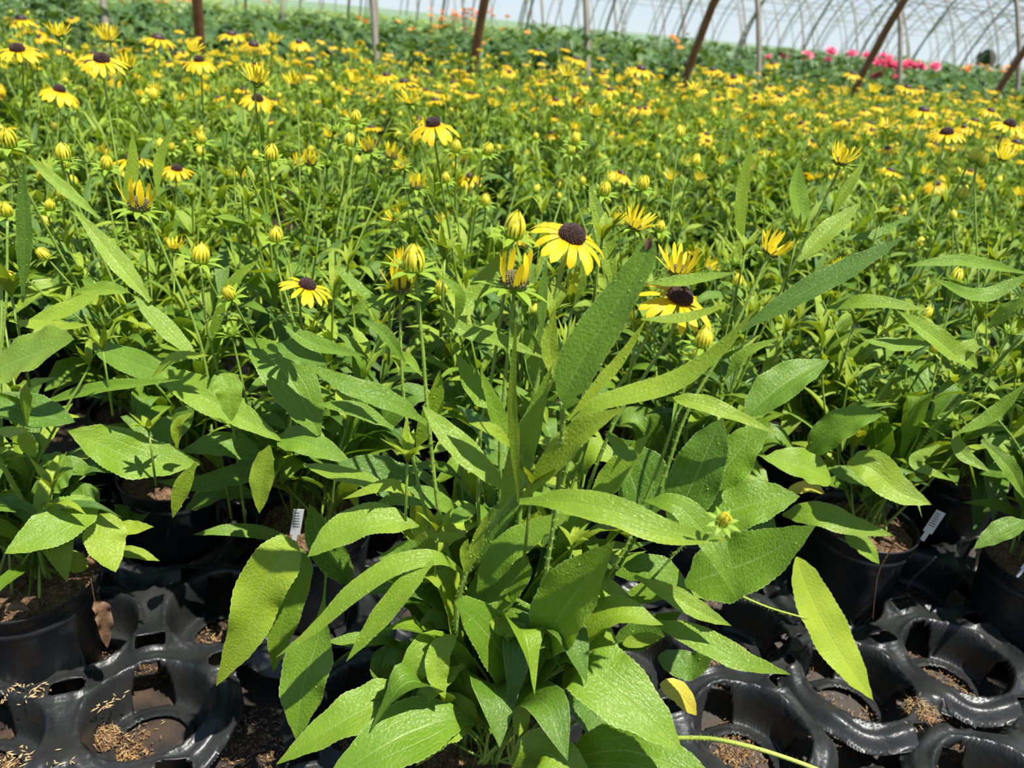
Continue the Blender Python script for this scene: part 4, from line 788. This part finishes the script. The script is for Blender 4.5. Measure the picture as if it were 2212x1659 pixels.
# heads of the field that the photo shows one by one
FH = [('droop', 128, 196, 86), ('droop', 430, 132, 74), ('open', 342, 84, 74), ('open', 220, 130, 88), ('open', 190, 138, 50), ('open', 45, 42, 64), ('open', 38, 108, 80), ('half', 65, 128, 44), ('half', 275, 146, 50),
      ('half', 128, 78, 50), ('half', 235, 86, 56), ('droop', 553, 140, 48), ('half', 556, 180, 68), ('open', 556, 215, 66), ('half', 637, 184, 50), ('droop', 646, 92, 50), ('open', 500, 75, 56), ('open', 548, 98, 62), ('half', 590, 92, 40),
      ('bud', 330, 212, 24), ('half', 415, 110, 40), ('open', 873, 178, 56), ('open', 835, 163, 48), ('half', 885, 222, 48), ('droop', 936, 270, 110), ('open', 918, 195, 34), ('open', 940, 218, 42), ('open', 803, 276, 42), ('half', 765, 178, 38),
      ('open', 1085, 192, 34), ('open', 1200, 217, 42), ('open', 1240, 210, 36), ('open', 1318, 195, 42), ('half', 1284, 250, 38), ('half', 1430, 252, 36), ('half', 1225, 165, 40), ('open', 1160, 110, 40), ('open', 1222, 106, 24), ('open', 1245, 128, 44),
      ('open', 1540, 152, 44), ('open', 1585, 168, 40), ('open', 1668, 138, 34), ('open', 1385, 150, 60), ('half', 1580, 215, 32), ('open', 1685, 208, 38), ('half', 1650, 232, 32), ('open', 1722, 198, 26), ('open', 1842, 160, 38), ('half', 1500, 195, 36),
      ('open', 1995, 240, 66), ('open', 2045, 288, 72), ('open', 2180, 270, 70), ('open', 2140, 240, 46), ('open', 2105, 262, 46), ('open', 2195, 310, 60), ('half', 1888, 200, 36), ('open', 1960, 190, 50), ('open', 1880, 268, 38), ('half', 1915, 275, 40), ('open', 1918, 322, 46),
      ('half', 1815, 352, 72), ('droop', 1660, 325, 46), ('droop', 2024, 398, 58), ('droop', 1342, 376, 64), ('droop', 1015, 382, 66), ('bud', 1386, 405, 30), ('bud', 1304, 417, 30), ('bud', 1242, 308, 26), ('bud', 1232, 330, 22), ('bud', 1467, 295, 26), ('bud', 1052, 330, 26),
      ('half', 645, 355, 40), ('curl', 672, 352, 40), ('curl', 845, 340, 40), ('curl', 795, 325, 38), ('bud', 768, 262, 28), ('bud', 755, 312, 26), ('bud', 586, 342, 34), ('curl', 897, 405, 42), ('half', 1000, 424, 30), ('bud', 985, 325, 26), ('bud', 1048, 440, 24),
      ('bud', 20, 312, 38), ('bud', 138, 342, 34), ('open', 287, 345, 82), ('open', 382, 366, 62), ('bud', 230, 360, 28), ('bud', 15, 462, 30), ('bud', 108, 450, 24), ('bud', 596, 517, 32), ('open', 663, 618, 100), ('curl', 300, 448, 72), ('bud', 433, 562, 42), ('open', -8, 585, 60),
      ('half', 2165, 345, 50), ('bud', 2100, 345, 26), ('bud', 2120, 355, 26), ('bud', 434, 335, 22), ('bud', 435, 305, 24), ('bud', 90, 385, 20), ('open', 1790, 390, 24), ('bud', 1500, 355, 24), ('bud', 2075, 425, 26), ('open', 1905, 400, 0)]
for k, x, y, w in FH:
    if w <= 0: continue
    D = 2 * HEADR[k] * F / w * (1.0 if w > 60 else 1.05); p = atD(x, y, D)
    if y > 500: D = {663: .84, 433: .80, 596: 1.0}.get(x, .86); p = atD(x, y, D)
    elif p.z > .74: D *= (HC - .70) / max(.02, HC - p.z) if p.z < .83 else 1; p = atD(x, y, D)
    elif p.z < .50: p = atD(x, y, D * .85)
    FL = {128: 'rudbeckia plant with a drooping dark-coned flower, upper left, below the others', 430: 'rudbeckia plant with a large drooping flower below the first brown hoop leg', 342: 'rudbeckia plant whose flower stands before dark leaves left of the first hoop leg',
          220: 'rudbeckia plant with two wide overlapping flowers at upper left', 45: 'rudbeckia plant with a wide flower touching the upper left corner', 556: 'rudbeckia plant with three flowers stacked one above another', 936: 'rudbeckia plant holding the largest drooping flower in the middle distance',
          1995: 'rudbeckia plant with a wide many-petalled flower at upper right', 2045: 'rudbeckia plant with a ragged flower below the wide one at upper right', 2180: 'rudbeckia plant with a wide flower at the upper right edge', 1815: 'rudbeckia plant with a half-open flower above the right tagged pot',
          873: 'rudbeckia plant with paired flowers above the large drooping one', 646: 'rudbeckia plant with a drooping flower near the far dark bed, left of centre'}
    cnd = PLANTS[1:]; q = min(cnd, key=lambda c: (c[0] - p.x) ** 2 + (c[1] - p.y) ** 2); t = q[2]
    if (k in ('open', 'droop') or x == 1815) and x in FL and (q[0] ** 2 + q[1] ** 2) > 1.3: t['label'] = FL[x]; t.pop('group', None)
    loc = rel(t, p); base = Vector((rg.uniform(-.03, .03), rg.uniform(-.03, .03), RIM - .01)); ri = t.matrix_basis.to_3x3().inverted()
    full = depth(p) < 1.6; ax = ri @ axis_of(rg.uniform(-.15, .3), rg.uniform(-.05, .35), p); axn = ax.normalized()
    put_head(k, loc, ax, w * depth(p) / (F * 2 * HEADR[k]), t, full, rg)
    if not (y > 500 and x in (433,)) and x != 300 and x != 15:
        mb = MB(); mb.tube(spline([base, base.lerp(loc, .5) + Vector((0, 0, .02)), loc - axn * .03, loc], 14), .0019, .0014, 6); link('stem', mb.mesh('stem', M_stem), t)
# ================================================================ BEDS BEYOND THE HOOP LEGS
BED = []
for v in range(4):
    rb = random.Random(500 + v); mb = MB()
    for k in range(80):
        a = rb.random() * 6.28; d = Vector((math.cos(a), math.sin(a), 0)); r = rb.uniform(.02, .24); z = rb.uniform(.2, .66) - r * .3; p = d * r + UP * z; L = rb.uniform(.08, .15); e_ = rb.uniform(-.5, .7)
        q = d * math.cos(e_) + UP * math.sin(e_); leaf(mb, [p, p + q * L * .5 + UP * .01, p + q * L - UP * rb.uniform(0, .05)], L * .55, UP + d * rb.uniform(-.4, .4), 'round', .2, .15, .05, 7, 4, rng=rb)
    for k in range(9):
        a = rb.random() * 6.28; mb.tube([Vector((.03 * math.cos(a), .03 * math.sin(a), 0)), Vector((.14 * math.cos(a), .14 * math.sin(a), .52))], .005, .003, 5, mi=1)
    BED.append(mb.mesh('foliage', [M_dark, M_stem]))
M_crop = leaf_material('crop_leaf', (0.10, 0.19, 0.05), (0.18, 0.29, 0.09), (0.30, 0.40, 0.16))
FARCROP = []
for v in range(2):
    rb = random.Random(700 + v); mb = MB()
    for k in range(60):
        a = rb.random() * 6.28; d = Vector((math.cos(a), math.sin(a), 0)); r = rb.uniform(.02, .3); p = d * r + UP * rb.uniform(.1, .5); leaf(mb, [p, p + d * .07 + UP * rb.uniform(.0, .1), p + d * .15], .07, UP, 'round', .2, .1, 0, 5, 3, rng=rb)
    FARCROP.append(mb.mesh('foliage', M_crop))
beds = []; rb = random.Random(66)
for jr in range(8):
    u = uoff + .55 + jr * (.62 if jr < 4 else .9); s_ = s0 - 2.5
    while s_ < 22 + jr * 2:
        p = RN * (u + rb.uniform(-.1, .1)) + RD * s_; s_ += .52 if jr < 3 else .7
        if abs(p.x) > .74 * p.y + .5: continue
        r = p.length; sc = rb.uniform(.92, 1.10)
        if jr == 0 and 1230 < 1181 + p.x / p.y * 1836 < 1265: sc = 1.25
        if 1640 < 1181 + p.x / p.y * 1836 < 1780 and jr == 1: sc = 1.22
        px_ = 1181 + p.x / p.y * 1836
        if px_ > 1150 and jr > 2: sc *= 1.06 + .06 * (jr - 2) * .5
        beds.append([p, jr, sc])
for i, (p, jr, sc) in enumerate(beds):
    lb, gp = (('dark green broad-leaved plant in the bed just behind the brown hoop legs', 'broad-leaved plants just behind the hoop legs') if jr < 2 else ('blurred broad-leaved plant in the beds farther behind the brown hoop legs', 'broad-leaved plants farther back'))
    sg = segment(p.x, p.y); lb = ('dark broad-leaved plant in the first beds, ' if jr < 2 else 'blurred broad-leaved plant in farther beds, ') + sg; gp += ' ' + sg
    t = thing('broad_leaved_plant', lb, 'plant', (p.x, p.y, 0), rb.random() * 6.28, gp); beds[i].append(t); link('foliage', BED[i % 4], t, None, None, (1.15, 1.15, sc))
def bloom_mesh(name, m, layers):
    mb = MB(); r_ = random.Random(9)
    for n, e0, e1, L, w in layers: petal_ring(mb, n, .004, L, w, e0, e1, r_, ns=4, nw=2, droopj=.3)
    mb.tube([UP * -.16 + Vector((.01, 0, 0)), UP * -.08, UP * 0], .003, .003, 4, mi=1); return mb.mesh(name, [m, M_stem])
BO = bloom_mesh('orange_flower', M_orange, ((9, .5, .2, .032, .017), (6, 1.0, .8, .026, .014))); BP = bloom_mesh('pink_flower', M_pink, ((10, .1, -.2, .055, .03), (9, .7, .5, .05, .028), (7, 1.2, 1.2, .04, .024)))
rb = random.Random(31); OR = []
for k in range(46): OR.append((rb.gauss(995, 38), 20 + abs(rb.gauss(0, 1)) * 26, 7.2, .8))
OR += [(x, y, 6.8, 1) for x, y in ((1030, 105), (1060, 106), (1085, 100), (1045, 96), (775, 40), (790, 48), (860, 48), (895, 62), (1140, 72), (940, 60), (1450, 80), (1468, 104), (1456, 84), (915, 108), (1462, 92))]
OR += [(rb.uniform(2070, 2205), 140 + rb.uniform(0, 16), 10, .9) for k in range(22)] + [(rb.uniform(250, 700), rb.uniform(-4, 8), 8, .8) for k in range(14)] + [(rb.uniform(1960, 2050), rb.uniform(128, 150), 10, .9) for k in range(8)]
PK = [(1872, 122), (1885, 132), (1908, 122), (1915, 132), (1896, 140), (1925, 142), (1920, 128), (1945, 140), (1958, 142), (1965, 138), (1938, 148), (1893, 165), (1900, 160), (1990, 145), (2020, 144), (1660, 125), (1692, 120), (1742, 122), (1790, 132), (1795, 112), (1840, 118), (1935, 168), (1880, 127), (1912, 145), (1905, 135), (1950, 146), (1975, 144)]
for lst, me, gname in ((OR, BO, 'o'), ([(x, y, 8.6, 1) for x, y in PK], BP, 'p')):
    big = 1.3 if gname == 'p' else 1.1
    for x, y, D, s_ in lst:
        p = atD(x, y, D); q = min(beds, key=lambda c: (c[0].x - p.x) ** 2 + (c[0].y - p.y) ** 2)
        t = q[3]; o = link('flower', me, t, rel(t, p), (rb.uniform(-.5, .5), rb.uniform(-.5, .5), rb.random() * 6), big * s_ * rb.uniform(.8, 1.1))
        t['label'] = ('pink-flowering leafy plant behind the fourth brown hoop leg' if gname == 'p' else 'leafy plant bearing orange flowers, ' + segment(q[0].x, q[0].y)); t['group'] = 'pink-flowering plants' if gname == 'p' else 'orange-flowering plants ' + segment(q[0].x, q[0].y)
rb = random.Random(90)                                     # low crops in the hazy field far off at upper left
for k in range(9):
    u = uoff + 8.5 + k * 2.4; s_ = -2.0
    while s_ < 34:
        p = RN * u + RD * s_; s_ += 1.25; px_ = 1181 + p.x / p.y * 1836
        if not (120 < px_ < 1350) or p.y < 5: continue
        t = thing('crop_plant', 'low hazy green plant in the distant crop rows at upper left', 'plant', (p.x, p.y, 0), rb.random() * 6.28, 'distant crop plants'); link('foliage', FARCROP[k % 2], t, None, None, (1.9, 1.9, 1.0))
# far tree on the horizon
mb = MB(); rb = random.Random(7)
for k in range(900):
    a, b = rb.random() * 6.28, rb.uniform(-.6, 1.57); r = 1.6 * rb.uniform(.6, 1.05); c = Vector((r * math.cos(a) * math.cos(b), r * math.sin(a) * math.cos(b), 2.2 + r * 1.1 * math.sin(b))); d = Vector((rb.gauss(0, 1), rb.gauss(0, 1), rb.gauss(0, 1))).normalized() * .3
    leaf(mb, [c - d, c, c + d], .3, d.orthogonal(), 'round', .1, 0, 0, 3, 2, rng=rb)
c_ = atD(2128, 135, 150); t = thing('tree', 'dark rounded tree on the horizon seen through the hoops', 'tree', (c_.x, c_.y, -.6)); link('crown', mb.mesh('crown', M_tree), t)
mb = MB(); mb.tube([Vector((0, 0, 0)), Vector((.05, 0, 1.2)), Vector((0, 0, 2.4))], .16, .1, 8); link('trunk', mb.mesh('trunk', M_dry), t)
